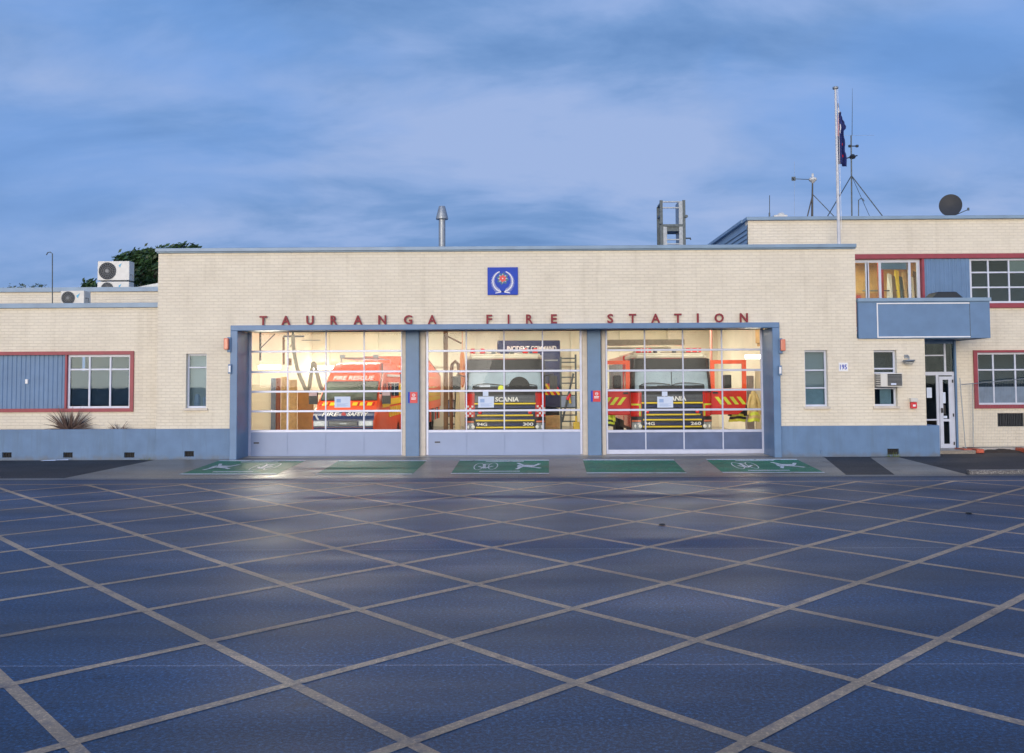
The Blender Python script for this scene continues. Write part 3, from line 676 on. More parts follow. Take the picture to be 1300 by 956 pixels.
# upper right window band
wxs = [X(q, RY) for q in (1260, 1286.5, 1313, 1340, 1366, 1392, 1418)]
uw = window(RB, X(1236, RY), X(1440, RY), Z(384.5, RY, 1270), zl0 - .003, RY + .05, wxs, [Z(345.5, RY, 1270), Z(364.5, RY, 1270)], .055, sill=False)
def room(par, x0, x1, z0, z1, y0, d, mm, name='inner_room'):
    m_ = MB(); m_.box(x0, x1, y0 + d, y0 + d + .02, z0, z1); m_.box(x0, x1, y0, y0 + d, z0 - .02, z0); m_.box(x0, x1, y0, y0 + d, z1, z1 + .02)
    m_.box(x0 - .02, x0, y0, y0 + d, z0, z1); m_.box(x1, x1 + .02, y0, y0 + d, z0, z1); return m_.build(name, mm, par)
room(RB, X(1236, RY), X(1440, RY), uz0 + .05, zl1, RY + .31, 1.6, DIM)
b = MB(); b.box(X(1287.5, RY), X(1312, RY), RY + .12, RY + .13, Z(345, RY, 1290), zl0 - .06); b.build('blind', mat('cream_blind', (.62, .56, .36), .6), uw)
# lower right window
sr = MB(); t_ = .11; sr.wall(wx0r, wx1r, wz0, wz1, [(wx0r + t_, wx1r - t_, wz0 + t_, wz1 - .07)], RY - .05, .2); sr.build('window_surround', RED, RB, bevel=.006, seg=1)
lw_ = window(RB, wx0r + t_, wx1r - t_, wz0 + t_, wz1 - .07, RY + .04, [X(q, RY) for q in (1262.5, 1290.5, 1318, 1346, 1374, 1402)], [Z(469.5, RY, 1270)], .055, sill=False)
b = MB(); b.box(wx0r + t_ + .05, wx1r - t_ - .05, RY + .055, RY + .062, wz0 + t_ + .05, Z(491, RY, 1270)); b.build('frosted_pane', FROST, lw_)
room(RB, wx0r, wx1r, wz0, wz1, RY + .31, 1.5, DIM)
m_ = MB(); m_.box(gv[0], gv[1], RY + .12, RY + .14, gv[2], gv[3])
for k in range(13):
    xx = gv[0] + (gv[1] - gv[0]) * (k + .5) / 13; m_.box(xx - .012, xx + .012, RY + .02, RY + .05, gv[2], gv[3])
m_.build('vent_grille', DARK, RB)
# entrance door in its recess
ez = lambda py: Z(py, RY, 1195)
fx0, fx1 = X(1175, RY) - .25, X(1212.5, RY)
b = MB(); b.box(dX1 - .05, dX1 + .002, RY - .04, RY + .1, dZ0, dZ1); b.box(fx0, dX1 - .052, RY + .0, RY + .08, dZ1 - .1, dZ1); b.build('blue_post', BLUE, RB)
b = MB(); F2 = dX1 - .055
b.box(fx0, F2, RY + .01, RY + .07, ez(476.5), ez(472)); b.box(X(1199.5, RY), X(1202, RY), RY + .012, RY + .068, ez(472), dZ1 - .1); b.box(fx0, X(1199.5, RY), RY + .014, RY + .066, ez(452), ez(450.3))
b.box(X(1188.5, RY), X(1192, RY), RY + .012, RY + .068, dZ0, ez(476.5)); b.box(fx0, X(1188.5, RY), RY + .014, RY + .066, ez(534), ez(532)); b.box(F2 - .05, F2, RY + .012, RY + .068, dZ0, ez(476.5))
ef = b.build('entrance_frame', WHITE, RB, bevel=.004, seg=1)
b = MB(); b.box(fx0, F2, RY + .035, RY + .042, ez(532.5), dZ1 - .1); b.build('pane', WGLASS, ef)
b = MB(); a_, c_ = X(1192.3, RY), F2 - .055; b.wall(a_, c_, dZ0, ez(478), [(a_ + .1, c_ - .12, ez(532), ez(482)), (a_ + .1, c_ - .12, ez(563.5), ez(535))], RY - .0, .055); ed = b.build('entrance_door', WHITE, RB, bevel=.004, seg=1)
b = MB(); b.box(a_ + .1, c_ - .12, RY + .02, RY + .03, ez(563.5), ez(482)); b.build('pane', WGLASS, ed)
b = MB(); b.box(a_ + .03, a_ + .07, RY - .05, RY - .003, ez(524), ez(518)); b.build('handle', BLACK, ed)
for k in (484, 527, 563): b = MB(); b.box(c_ - .02, c_ + .015, RY - .02, RY - .002, ez(k + 2), ez(k - 2)); b.build('hinge', BLACK, ed)
b = MB(); b.box(X(1196.5, RY), X(1201, RY), RY - .012, RY - .004, ez(531), ez(528), PAPER); b.build('notice', None, ed); b = MB(); b.box(X(1176.5, RY), X(1183, RY), RY + .02, RY + .03, ez(505), ez(492), PAPER); b.build('notice', None, ef); b = MB()
b.box(X(1196, RY), X(1200, RY), RY + .008, RY + .018, ez(512), ez(498), PAPER); b.box(X(1196.6, RY), X(1199.6, RY), RY + .010, RY + .019, ez(526), ez(514), BLACK); b.build('notice', None, ed)
room(RB, fx0, dX1, dZ0, dZ1, RY + .31, 2.2, mat('lobby', (.16, .13, .11), .6, 0, .4, 3))
b = MB(); b.box(X(1188, .5), dX1 + .05, .7, RY + .2, .1, dZ0 - .002); b.build('door_step', CONC, RB, bevel=.01)
# balcony
bx0, bx1 = X(1090.5), X(1258); bzt = Z(383, 0, 1170)
b = MB(); b.box(bx0, bx1, -.06, .06, zBal, bzt); b.box(bx1 - .12, bx1, .061, RY - .003, zBal, bzt); b.box(xR + .002, bx1 - .121, .061, RY - .003, zBal + .02, zBal + .14); b.box(bx0 + .02, xR, .3, RY - .003, zBal + .03, zBal + .14)
bal = b.build('balcony', BLUE, RB, bevel=.008, seg=1)
b = MB(); b.box(bx0 - .01, bx1 + .03, -.10, .10, bzt, Z(378.5, 0, 1170)); b.box(bx1 - .15, bx1 + .03, .101, RY - .003, bzt, Z(378.5, 0, 1170)); b.build('cap_rail', BLUEC, bal, bevel=.006, seg=1)
b = MB(); tx0, tx1 = X(1114), X(1232); b.box(tx0, tx1, -.072, -.061, Z(386, 0, 1170), Z(384.6, 0, 1170)); b.box(tx0, tx1, -.072, -.061, Z(428.6, 0, 1170), Z(427.2, 0, 1170)); b.box(tx0, tx0 + .03, -.072, -.061, Z(427.2, 0, 1170), Z(386, 0, 1170)); b.build('white_trim', WHT, bal)
b = MB(); b.box(tx1, tx1 + .012, -.064, -.0602, zBal + .01, bzt - .01); b.build('joint_strip', DSTEEL, bal)
# concrete base line
b = MB(); b.box(X(1218, RY), rx1, RY - .03, RY - .002, .18, Z(568, RY, 1250)); b.build('base_strip', CREAMP, RB)

# ------------------------------------------------------------------ sign letters, emblem
SG = thing('building_sign', 'row of spaced dark red capital letters standing on the blue beam', 'sign', (X(640), -.05, zBeamT))
for ch, px in zip('TAURANGAFIRESTATION', (334.4, 363.2, 393.8, 424.2, 454.8, 485.6, 518.4, 549, 621.5, 646, 672.6, 703.7, 775.3, 803.6, 832.9, 861.2, 886.5, 913.6, 945)):
    b = MB(); w = {'I': .05, 'T': .20, 'A': .245, 'N': .22, 'O': .25, 'G': .235, 'R': .19, 'U': .20, 'F': .16, 'E': .165, 'S': .165}[ch]
    b.text(ch, X(px), zBeamT + .008 + .127, -.06, .255, w, depth=.05, bold=.022); b.build('letter', LETTER, SG)
EM = thing('emblem_sign', 'square blue sign with white fern wreath and red flower on upper wall', 'sign', (X(638.8), -.02, Z(374.5)))
ex0, ex1, ezb, ezt = X(619.5), X(658.2), Z(374.5), Z(339.5); ecx, ecz, er = (ex0 + ex1) / 2, (ezb + ezt) / 2, (ex1 - ex0) / 2
b = MB(); b.box(ex0, ex1, -.05, -.002, ezb, ezt); b.build('board', SIGNB, EM, bevel=.004, seg=1)
b = MB()
for sgn in (-1, 1):
    pts = []
    for k in range(24):
        a = radians(-100 + 172 * k / 23); r = er * .66
        pts.append((ecx + sgn * cos(a) * r * .98, ecz - .01 + sin(a) * r * 1.02))
    for k in range(23):
        w_ = .010; (xa, za), (xb, zb_) = pts[k], pts[k + 1]
        rr = Vector((xa - ecx, za - ecz)).normalized(); rb = Vector((xb - ecx, zb_ - ecz)).normalized()
        b.prism([(xa - rr.x * w_, za - rr.y * w_), (xb - rb.x * w_, zb_ - rb.y * w_), (xb + rb.x * w_, zb_ + rb.y * w_), (xa + rr.x * w_, za + rr.y * w_)], -.056, -.051)
        if k > 2:
            tx, tz = xb - xa, zb_ - za; tl = sqrt(tx * tx + tz * tz); tx /= tl; tz /= tl
            ln = .085 * (1 - (k / 23) ** 2 * .8)
            for s2 in (-1, 1):
                dx, dz = (rr.x * s2 + tx * .9), (rr.y * s2 + tz * .9); q = .010
                b.prism([(xa + tx * q, za + tz * q), (xa - tx * q, za - tz * q), (xa + dx * ln, za + dz * ln)], -.0562, -.0505)
    x_, z_ = pts[0]; b.prism([(x_, z_ - .01), (x_ - sgn * .16, z_ - .035), (x_ - sgn * .16, z_ - .055), (x_, z_ - .03)], -.0565 - .0005 * sgn, -.051)
b.build('fern_wreath', WHT, EM)
b = MB(); fcz = ecz + .07
def star(cx_, cz_, n, r1_, r2_, rot, y0, y1, m_):
    b.prism([(cx_ + (r1_ if k % 2 == 0 else r2_) * sin(pi * k / n + rot), cz_ + (r1_ if k % 2 == 0 else r2_) * cos(pi * k / n + rot)) for k in range(2 * n)], y0, y1, m_)
star(ecx, fcz, 8, er * .44, er * .30, .2, -.055, -.0505, TEAL); star(ecx, fcz, 8, er * .34, er * .16, 0, -.058, -.0552, mat('pale_grey', (.4, .5, .55), .5)); star(ecx, fcz, 6, er * .26, er * .19, .1, -.061, -.0582, SIGNR); star(ecx, fcz, 8, .02, .012, 0, -.063, -.0612, WHT)
b.build('flower', None, EM)
# pillar signs
for px, y0p, lab in ((518, 497, 'small red and blue notice on the pillar between first and second doors'), (750, 496.5, 'small red and blue notice on the pillar between second and third doors')):
    py = .68; t = thing('pillar_sign', lab, 'sign', (X(px + 6, py), py, Z(y0p + 14, py)), 'red and blue notices on door pillars')
    x0, x1, z0, z1 = X(px, py), X(px + 12, py), Z(y0p + 14, py), Z(y0p, py)
    b = MB(); b.box(x0, x0 + .055, py - .014, py - .002, z0, z1, SIGNB); b.box(x0 + .055, x1, py - .014, py - .002, z0, z1, SIGNR); b.build('board', None, t)
    b = MB(); cx_, cz_ = (x0 + .055 + x1) / 2, z1 - .09
    for k in range(16):
        a, c_ = 2 * pi * k / 16, 2 * pi * (k + 1) / 16
        b.prism([(cx_ + .045 * cos(a), cz_ + .045 * sin(a)), (cx_ + .045 * cos(c_), cz_ + .045 * sin(c_)), (cx_ + .033 * cos(c_), cz_ + .033 * sin(c_)), (cx_ + .033 * cos(a), cz_ + .033 * sin(a))], py - .018, py - .0142)
    b.box(cx_ - .025, cx_ + .025, py - .018, py - .0142, cz_ - .008, cz_ + .008)
    b.box(cx_ - .07, cx_ + .07, py - .018, py - .0142, cz_ - .09, cz_ - .07); b.box(cx_ - .07, cx_ + .055, py - .018, py - .0142, cz_ - .125, cz_ - .105)
    b.build('print', WHT, t)
# alarm lamps and keypads on the outer jambs
for px, lab, side in ((293, 'orange red alarm lamp at the upper left corner of the door surround', -1), (989.5, 'orange red alarm lamp at the upper right corner of the door surround', 1)):
    x_ = X(px); zc_ = Z(437.5, 0, px) if side < 0 else Z(439, 0, px)
    t = thing('alarm_lamp', lab, 'lamp', (x_, -.15, zc_ - .2), 'alarm lamps beside the doors')
    b = MB(); b.box(x_ - .05, x_ + .05, -.19, -.141, zc_ - .22, zc_ + .2); b.build('backing_box', BLUE, t, bevel=.008)
    b = MB(); b.box(x_ - .01 + side * .045 - .06, x_ + side * .045 + .06, -.30, -.191, zc_ - .15, zc_ + .17)
    b.build('lens', LAMPORG, t, bevel=.025, seg=3)
    zk = zc_ - .68; t2 = thing('keypad', 'small white keypad box on the %s blue jamb' % ('left' if side < 0 else 'right'), 'keypad', (x_ + .02, -.15, zk - .1), 'keypads beside the doors')
    xk = x_ - side * .03 + .0
    b = MB(); b.box(xk - .045, xk + .045, -.20, -.141, zk - .13, zk + .13); b.build('housing', BLUE, t2, bevel=.006)
    b = MB(); b.box(xk - .028, xk + .028, -.215, -.201, zk - .09, zk + .09); b.build('keypad_face', WHT, t2, bevel=.004)
# house number, bulkhead lamp, call box, window air conditioner
t = thing('number_plate', 'small white plate with blue street number between the two right narrow windows', 'number plate', (X(1070.5), 0, Z(472)))
b = MB(); b.box(X(1065), X(1076.5), -.018, -.002, Z(471.5, 0, 1070), Z(460.5, 0, 1070)); b.build('plate', WHT, t)
b = MB(); b.text('195', X(1070.8), Z(466, 0, 1070), -.021, .14, .19, depth=.004, bold=.02); b.build('numerals', SIGNB, t)
t = thing('wall_lamp', 'oval grey bulkhead lamp on wall above the red call box', 'lamp', (X(1151), -.1, Z(464, 0, 1151)))
lx_, lz_ = X(1151), Z(459.5, 0, 1151)
b = MB(); b.lathe([(0, 0), (.12, .01), (.16, .05), (.15, .07), (0, .075)], (lx_, -.18, lz_ - .02), n=24); b.build('shade', STEEL, t, smooth=True)
b = MB(); b.lathe([(0, 0), (.07, .01), (.12, .05), (.11, .06)], (lx_, -.18, lz_ - .075), n=24); b.build('diffuser', ACW, t, smooth=True)
b = MB(); b.tube([(lx_, -.003, lz_ + .16), (lx_, -.12, lz_ + .17), (lx_, -.18, lz_ + .12), (lx_, -.18, lz_ + .05)], .018, 8); b.box(lx_ - .05, lx_ + .05, -.03, -.002, lz_ + .1, lz_ + .2); b.build('bracket', STEEL, t)
t = thing('fire_call_box', 'red fire call box with white hood on wall left of entrance door', 'call box', (X(1158), -.1, Z(519, 0, 1158)))
x0, x1 = X(1153.3), X(1162.3)
b = MB(); b.box(x0 + .02, x1 - .02, -.10, -.002, Z(518.5, 0, 1158), Z(510.5, 0, 1158)); b.build('box', SIGNR, t, bevel=.008)
b = MB(); b.box(x0, x1, -.13, -.002, Z(510, 0, 1158), Z(505.5, 0, 1158)); b.build('hood', ACW, t, bevel=.006)
b = MB(); b.box(x0 + .06, x1 - .06, -.106, -.101, Z(516, 0, 1158), Z(513.5, 0, 1158)); b.build('label_plate', WHT, t)
t = thing('window_air_conditioner', 'boxy air conditioner sticking out of the narrow window nearest the entrance', 'air conditioner', (X(1125), -.1, Z(492, 0, 1125)))
x0, x1, z0, z1 = X(1112), X(1139), Z(491, 0, 1125), Z(474, 0, 1125)
b = MB(); b.box(x0, x1, -.34, .16, z0, z1); b.build('casing', ACW, t, bevel=.01)
b = MB(); b.box(x0 + .18, x1 - .02, -.352, -.342, z0 + .03, z1 - .02, DARK)
for k in range(8): zz = z0 + .05 + k * (z1 - z0 - .09) / 8; b.box(x0 + .18, x1 - .02, -.362, -.353, zz, zz + .015, ACG)
for k in range(5): zz = z0 + .05 + k * .06; b.box(x0 - .006, x0 - .001, -.30, 0, zz, zz + .02, DARK)
b.build('grille', None, t)
b = MB(); b.box(x0 + .26, x0 + .40, -.37, -.363, z0 + .05, z0 + .10); b.build('badge', PAPER, t)

# ------------------------------------------------------------------ roof equipment
def ac_unit(x0, x1, z0, z1, Y, lab, fans=1, group=None):
    t = thing('outdoor_air_conditioner', lab, 'air conditioner', ((x0 + x1) / 2, Y + .2, z0), group)
    b = MB(); b.box(x0, x1, Y, Y + .42, z0 + .04, z1, ACW); b.box(x0 + .1, x0 + .18, Y + .02, Y + .4, z0, z0 + .04, DSTEEL); b.box(x1 - .18, x1 - .1, Y + .02, Y + .4, z0, z0 + .04, DSTEEL)
    b.build('casing', None, t, bevel=.012)
    r = min((z1 - z0) * .42, (x1 - x0) * .28); cx_ = x0 + (x1 - x0) * .30 + .02; cz_ = (z0 + z1) / 2 + .01
    b = MB(); b.lathe([(0, -.0), (r, 0), (r, .012), (0, .012)], (cx_, Y - .001, cz_), 'Y', 28, DARK)
    for rr in (.25, .45, .65, .85, 1.0):
        ra = r * rr
        b.tube([(cx_ + ra * cos(2 * pi * k / 24), Y - .022, cz_ + ra * sin(2 * pi * k / 24)) for k in range(25)], .006, 5, ACG)
    for k in range(10):
        a = pi * k / 10; b.tube([(cx_ - r * cos(a), Y - .026, cz_ - r * sin(a)), (cx_ + r * cos(a), Y - .026, cz_ + r * sin(a))], .005, 4, ACG)
    b.lathe([(0, 0), (r * .2, 0), (r * .2, .01), (0, .01)], (cx_, Y - .03, cz_), 'Y', 16, ACG)
    b.build('fan_grille', None, t)
    b = MB(); xx = x0 + (x1 - x0) * .66; b.prism([(xx, z1 - .16), (xx + .12, z1 - .08), (xx + .05, z1 - .24)], Y - .006, Y - .001, mat('badge_blue', (.05, .35, .55), .4))
    b.build('badge', None, t)
    b = MB(); b.tube([(x1 - .02, Y + .1, z0 + .25), (x1 + .08, Y + .1, z0 + .25), (x1 + .10, Y + .1, z0 + .02)], .015, 6); b.build('pipe', DSTEEL, t)
    return t
Ya = 2.6; ac_unit(X(75, Ya), X(105, Ya), Z(388.5, Ya, 90), Z(369.0, Ya, 90), Ya, 'small white air conditioner alone on the front roof of low wing')
Yb = 7.5; zb_ = Z(368, Y2, 100); x0, x1 = X(121.5, Yb), X(162, Yb); zmid = Z(357.2, Yb, 140)
ac_unit(x0, x1, zb_, zmid - .01, Yb, 'lower unit of the white air conditioner stack on low wing roof', group='stacked air conditioners')
ac_unit(x0, x1, zmid, Z(331.5, Yb, 140), Yb, 'upper unit of the white air conditioner stack, big fan facing street', group='stacked air conditioners')
def hookpole(px, yt, yb, Y, lab, dirn, h=.12):
    b = MB(); p = at(px, yb, Y); q = at(px, yt, Y)
    b.tube([p, q, q + Vector((dirn * h * .5, 0, h * .35)), q + Vector((dirn * h, 0, h * .25)), q + Vector((dirn * h * 1.3, 0, -h * .3))], .016, 6)
    tag(b.build('vent_pipe', DSTEEL, smooth=True), lab, 'pipe')
hookpole(66.5, 322, 390, 2.0, 'thin hooked vent pipe on low wing roof', -1, .14)
hookpole(1090, 254, 280, 4.5, 'short hooked vent pipe right of the tall aerial mast', 1, .14)
b = MB(); Yw = 3.5; p = at(977, 280, Yw); q = at(977, 248, Yw); b.tube([p, q], .012, 5); b.tube([p, p + Vector((0, 0, .25))], .025, 6); tag(b.build('whip_aerial', DSTEEL), 'thin whip aerial at the left end of the upper roof', 'aerial')
b = MB(); Yw = 3.5; b.box(X(987, Yw), X(1004, Yw), Yw, Yw + .5, zrt, Z(272.5, Yw, 995)); b.lathe([(.0, 0), (.12, 0), (.12, .05), (.06, .1), (0, .1)], (X(998, Yw), Yw + .2, Z(272.5, Yw, 995)), n=12)
tag(b.build('roof_vent', ACW, bevel=.02), 'low pale roof vent between whip aerial and wind vane', 'vent')
# flue
Yf = 3.0; fx = X(561.5, Yf); t = thing('flue', 'grey metal flue with tapered cowl on the garage roof', 'flue', (fx, Yf, zTop))
b = MB(); b.tube([(fx, Yf, zTop - .3), (fx, Yf, Z(277, Yf, 561))], .105, 20); b.build('pipe', STEEL, t, smooth=True)
b = MB(); zz0, zz1 = Z(278.5, Yf, 561), Z(262, Yf, 561); b.lathe([(.02, zz0 + .03), (.19, zz0), (.195, zz0 + .03), (.10, zz1), (.03, zz1 + .01)], (fx, Yf, 0), n=24); b.build('cowl', STEEL, t, smooth=True)
b = MB(); b.lathe([(.12, zTop + .02), (.24, zTop + .0), (.13, zTop + .12)], (fx, Yf, 0), n=20); b.build('flashing', BLUEC, t)
# ladder tower
Yt = 4.0; t = thing('ladder_tower', 'grey steel ladder frame with platform standing on the garage roof', 'ladder tower', (X(857, Yt), Yt, zTop - .3))
xa, xb = X(842.5, Yt), X(871.5, Yt); zt0, zt1 = zTop - .3, Z(254, Yt, 857); zpl = Z(287, Yt, 857)
for xx, s in ((xa, 1), (xb, -1)):
    b = MB()
    for dy in (0, .62): b.box(xx - .045, xx + .045, Yt + dy, Yt + dy + .08, zt0, zt1 - (0.0 if dy == 0 else .1))
    b.box(xx - .03, xx + .03, Yt + .081, Yt + .619, zt1 - .12, zt1 - .06); b.box(xx - .03, xx + .03, Yt + .081, Yt + .619, zpl + .35, zpl + .41)
    b.build('side_frame', DSTEEL, t)
    b = MB(); b.box(xx + s * .05, xx + s * .17, Yt - .01, Yt + .6, zt0, zt1 - .04 if s < 0 else zpl + .05); b.build('guard_plate', STEEL, t)
b = MB(); b.box(xa + .05, xb - .05, Yt - .02, Yt + .7, zpl - .02, zpl + .06); b.box(xa + .08, xb - .12, Yt + .03, Yt + .66, zpl - .16, zpl - .021); b.build('platform', DSTEEL, t)
for py in (256, 263.5, 304, 309.5): zz = Z(py, Yt, 857); b = MB(); b.box(xa + .046, xb - .046, Yt + .01, Yt + .06, zz - .019, zz + .019); b.build('rung', STEEL, t)
b = MB(); b.tube([(xb + .04, Yt + .1, Z(302, Yt, 857)), (xb + .22, Yt + .1, Z(302, Yt, 857)), (xb + .22, Yt + .1, Z(304, Yt, 857))], .025, 6)
b.build('side_pipe', DSTEEL, t)
for xx in (xa - .05, xb + .06): b = MB(); b.lathe([(0, 0), (.05, 0), (.05, .07), (0, .07)], (xx, Yt - .03, zpl + .1 + (.2 if xx > xa else 0)), 'Y', 12); b.build('pivot', DSTEEL, t)
# flagpole and flag
Yp = .6; t = thing('flagpole', 'tall white flagpole rising from the right end of the garage roof', 'flagpole', at(1065.5, 318, Yp))
p0, p1 = at(1065.3, 318, Yp), at(1060.6, 113, Yp)
b = MB(); b.tube([p0, (p0 + p1) / 2, p1], .05, 14, r1=.03); b.build('pole', mat('pole_white', (.55, .56, .58), .5), t, smooth=True)
b = MB(); b.lathe([(.0, 0), (.075, 0), (.085, .03), (.075, .06), (0, .07)], p1, n=14); b.build('cap', STEEL, t, smooth=True)
b = MB(); d = Vector((.07, -.03, 0)); b.tube([p0 + d + Vector((0, 0, .6)), p1 + d * .8], .006, 4); b.build('halyard', WHT, t)
b = MB(); zf1, zf0 = Z(131, Yp, 1066), Z(208, Yp, 1066); n = 26; NX = 12
for i in range(n + 1):
    s = i / n; z = zf1 + (zf0 - zf1) * s; xp = p0.x + (p1.x - p0.x) * ((z - p0.z) / (p1.z - p0.z)) + .055
    wv = [0.02, .03, .10, .13, .17, .21, .155, .15, .16, .165, .17, .19, .19][min(12, int(s * 13))] + .012 * sin(s * 22)
    for k in range(NX + 1):
        u = k / NX; b.v.append(Vector((xp + wv * u + .0, Yp + .06 * sin(u * 9 + s * 2.5) * (.4 + .6 * s), z - u * .10 * (s > .97))))
for i in range(n):
    for k in range(NX):
        a = i * (NX + 1) + k; b.f.append([a, a + 1, a + NX + 2, a + NX + 1]); s = i / n
        mm = NAVY
        if i in (2, 3) and k < 6: mm = WHT
        if 4 < i < 14 and k < 2: mm = SIGNR
        if 8 < i < 13 and k == 3: mm = WHT
        if i in (17, 22) and k in (7, 8): mm = SIGNR
        b.mi.append(b._m(mat('flag_navy', (.012, .022, .13), .7) if mm is NAVY else mm))
o = b.build('flag', None, smooth=True); so_ = o.modifiers.new('solid', 'SOLIDIFY'); so_.thickness = .006
tag(o, 'navy blue flag with red and white hanging limp from the flagpole', 'flag')
# aerial mast with guy struts
Ym = 4.2; base = at(1081.5, 279, Ym); top_ = at(1080.5, 172, Ym); t = thing('aerial_mast', 'tall thin radio mast with instruments held by slanting struts on upper roof', 'mast', base)
b = MB(); b.tube([base, top_], .024, 8); b.build('pole', DSTEEL, t)
b = MB(); b.tube([top_ + Vector((.03, 0, 0)), at(1082, 136, Ym), at(1082, 112, Ym)], .012, 5, r1=.004); b.build('whip', DSTEEL, t)
for e in ((1048, 279, Ym - 1.0), (1124, 279, Ym - .6), (1106, 279, Ym + 1.6)):
    b = MB(); b.tube([at(1081, 223, Ym), at(*e)], .017 if e[0] != 1106 else .009, 6); b.build('strut', DSTEEL, t)
b = MB(); c_ = at(1080.7, 199, Ym); b.lathe([(0, -.08), (.08, -.06), (.11, 0), (.06, .07), (0, .09)], c_ + Vector((.04, 0, 0)), n=12); b.tube([c_ + Vector((-.16, 0, -.05)), c_ + Vector((.2, 0, .04))], .02, 6); b.build('wind_sensor', BLACK, t)
b = MB(); c_ = at(1080.7, 185.5, Ym); b.tube([c_ + Vector((-.08, 0, 0)), c_ + Vector((.2, 0, 0))], .018, 6)
for dx in (-.05, .19): b.lathe([(0, -.05), (.05, -.03), (.05, .03), (0, .05)], c_ + Vector((dx, 0, 0)), n=10)
b.build('sensor_arm', BLACK, t)
b = MB(); c_ = at(1080.7, 172, Ym); b.tube([c_ + Vector((-.3, 0, 0)), c_ + Vector((.75, 0, 0))], .004, 4); b.build('dipole', STEEL, t)
# wind vane mast
base = at(1031, 279, Ym); t = thing('wind_vane', 'short black mast with long sideways wind vane arm on upper roof', 'wind vane', base)
b = MB(); b.tube([base, at(1031.5, 232, Ym)], .04, 8, r1=.024); b.tube([at(1024, 279, Ym), at(1031, 250, Ym)], .02, 6); b.build('pole', BLACK, t)
b = MB(); b.tube([at(1032, 247, Ym), at(1063, 279, Ym - .3)], .014, 6); b.build('strut', DSTEEL, t)
b = MB(); c_ = at(1031.8, 228, Ym); b.lathe([(0, -.14), (.05, -.10), (.13, -.02), (.12, .04), (.04, .09), (.03, .2), (0, .21)], c_, n=14); b.build('sensor_head', ACW, t, smooth=True)
b = MB(); b.tube([c_, at(1007, 227, Ym)], .012, 5); b.box(at(1005, 228, Ym).x, at(1010, 228, Ym).x, Ym - .01, Ym + .01, Z(229.5, Ym, 1007), Z(224.5, Ym, 1007)); b.tube([at(1007, 227, Ym) + Vector((0, -.1, 0)), at(1007, 227, Ym) + Vector((0, .1, 0))], .03, 6); b.build('vane_arm', DSTEEL, t)
b = MB(); b.tube([at(1008.5, 279, Ym), at(1008.5, 205, Ym)], .004, 4); tag(b.build('whip_aerial', STEEL), 'very thin pale whip aerial behind the wind vane arm tip', 'aerial')
# satellite dish
Yd = 2.6; dc = at(1206.5, 261.5, Yd); t = thing('satellite_dish', 'dark grey round satellite dish on the upper roof edge', 'satellite dish', (dc.x, Yd, zrt + .1))
b = MB(); prof = [(0.0, .0), (.1, .004), (.2, .022), (.3, .055), (.325, .066), (.325, .078), (.28, .066), (.15, .03), (0.0, .018)]
b.lathe(prof, (0, 0, 0), 'Y', 32); rm = Matrix.Rotation(radians(-22), 3, 'Z') @ Matrix.Rotation(radians(-6), 3, 'X')
for v in b.v: v.z *= 1.08; w_ = rm @ v; v.x, v.y, v.z = w_.x + dc.x, w_.y + Yd, w_.z + dc.z
b.build('reflector', mat('dish_grey', (.018, .022, .028), .6), t, smooth=True)
b = MB(); b.tube([(dc.x, Yd + .05, dc.z - .25), (dc.x, Yd + .1, zrt + .03)], .03, 8); b.box(dc.x - .12, dc.x + .12, Yd - .02, Yd + .3, zrt + .02, zrt + .06); b.build('foot', ACW, t)
b = MB(); b.tube([(dc.x + .15, Yd, dc.z - .28), (dc.x + .42, Yd - .25, dc.z - .16)], .012, 6); b.lathe([(0, 0), (.03, 0), (.03, .08), (0, .08)], (dc.x + .42, Yd - .25, dc.z - .19), n=10); b.build('feed_arm', DSTEEL, t)
# dark cover on the balcony
Yc = .9; b = MB(); x0, x1, z0, z1 = X(1180, Yc), X(1220, Yc), zBal + .14, Z(371.5, Yc, 1200)
zs_ = Z(379.5, Yc, 1200); b.prism([(x0 + .05, z0), (x1 - .05, z0), (x1, zs_), (X(1211, Yc), z1), (X(1188, Yc), z1), (x0, zs_)], Yc - .3, Yc + .3)
tag(b.build('covered_barbecue', mat('dark_cover', (.012, .02, .03), .6), bevel=.03), 'flat topped dark cover poking above the blue balcony rail', 'covered barbecue')

# ------------------------------------------------------------------ temporary fence and things on the pavement
Yn = 1.15; t = thing('temporary_fence', 'thin wire fence panel on orange feet right of the entrance door', 'fence', (X(1235, Yn), Yn, .18))
fzt = lambda px: Z(489 - (px - 1219) * .085, Yn, px)
b = MB(); b.tube([at(1218.5, 480, Yn), at(1226, 571, Yn)], .014, 6); b.build('post', STEEL, t)
b = MB(); b.tube([at(1235, 486, Yn + .2), at(1235.6, 569, Yn + .2)], .014, 6); b.build('post', STEEL, t)
b = MB(); b.tube([at(1219, 488.5, Yn), at(1300, 481, Yn), at(1345, 478, Yn)], .012, 6); b.build('top_rail', STEEL, t)
b = MB(); b.tube([at(1222, 568, Yn), at(1345, 567, Yn)], .012, 6); b.build('bottom_rail', DSTEEL, t)
b = MB(); p_ = at(1226, 572, Yn)
for k in range(60):
    xx = p_.x + .12 + k * .045
    b.tube([(xx, Yn, .26), (xx, Yn, fzt(1222 + k * 2) - .01)], .0016, 3)
b.build('wire_mesh', STEEL, t)
for px, w_ in ((1222, 11), (1237.5, 10), (1299, 9), (1345, 9)):
    b = MB(); x0 = X(px - w_ / 2, Yn - .1); x1 = X(px + w_ / 2, Yn - .1); b.box(x0, x1, Yn - .3, Yn + .25, .186, .30); b.build('foot', mat('orange_rubber', (.50, .10, .05), .6, 0, .3, 20), t, bevel=.02)
b = MB(); cen = at(1270, 573, 1.25); rn = 14
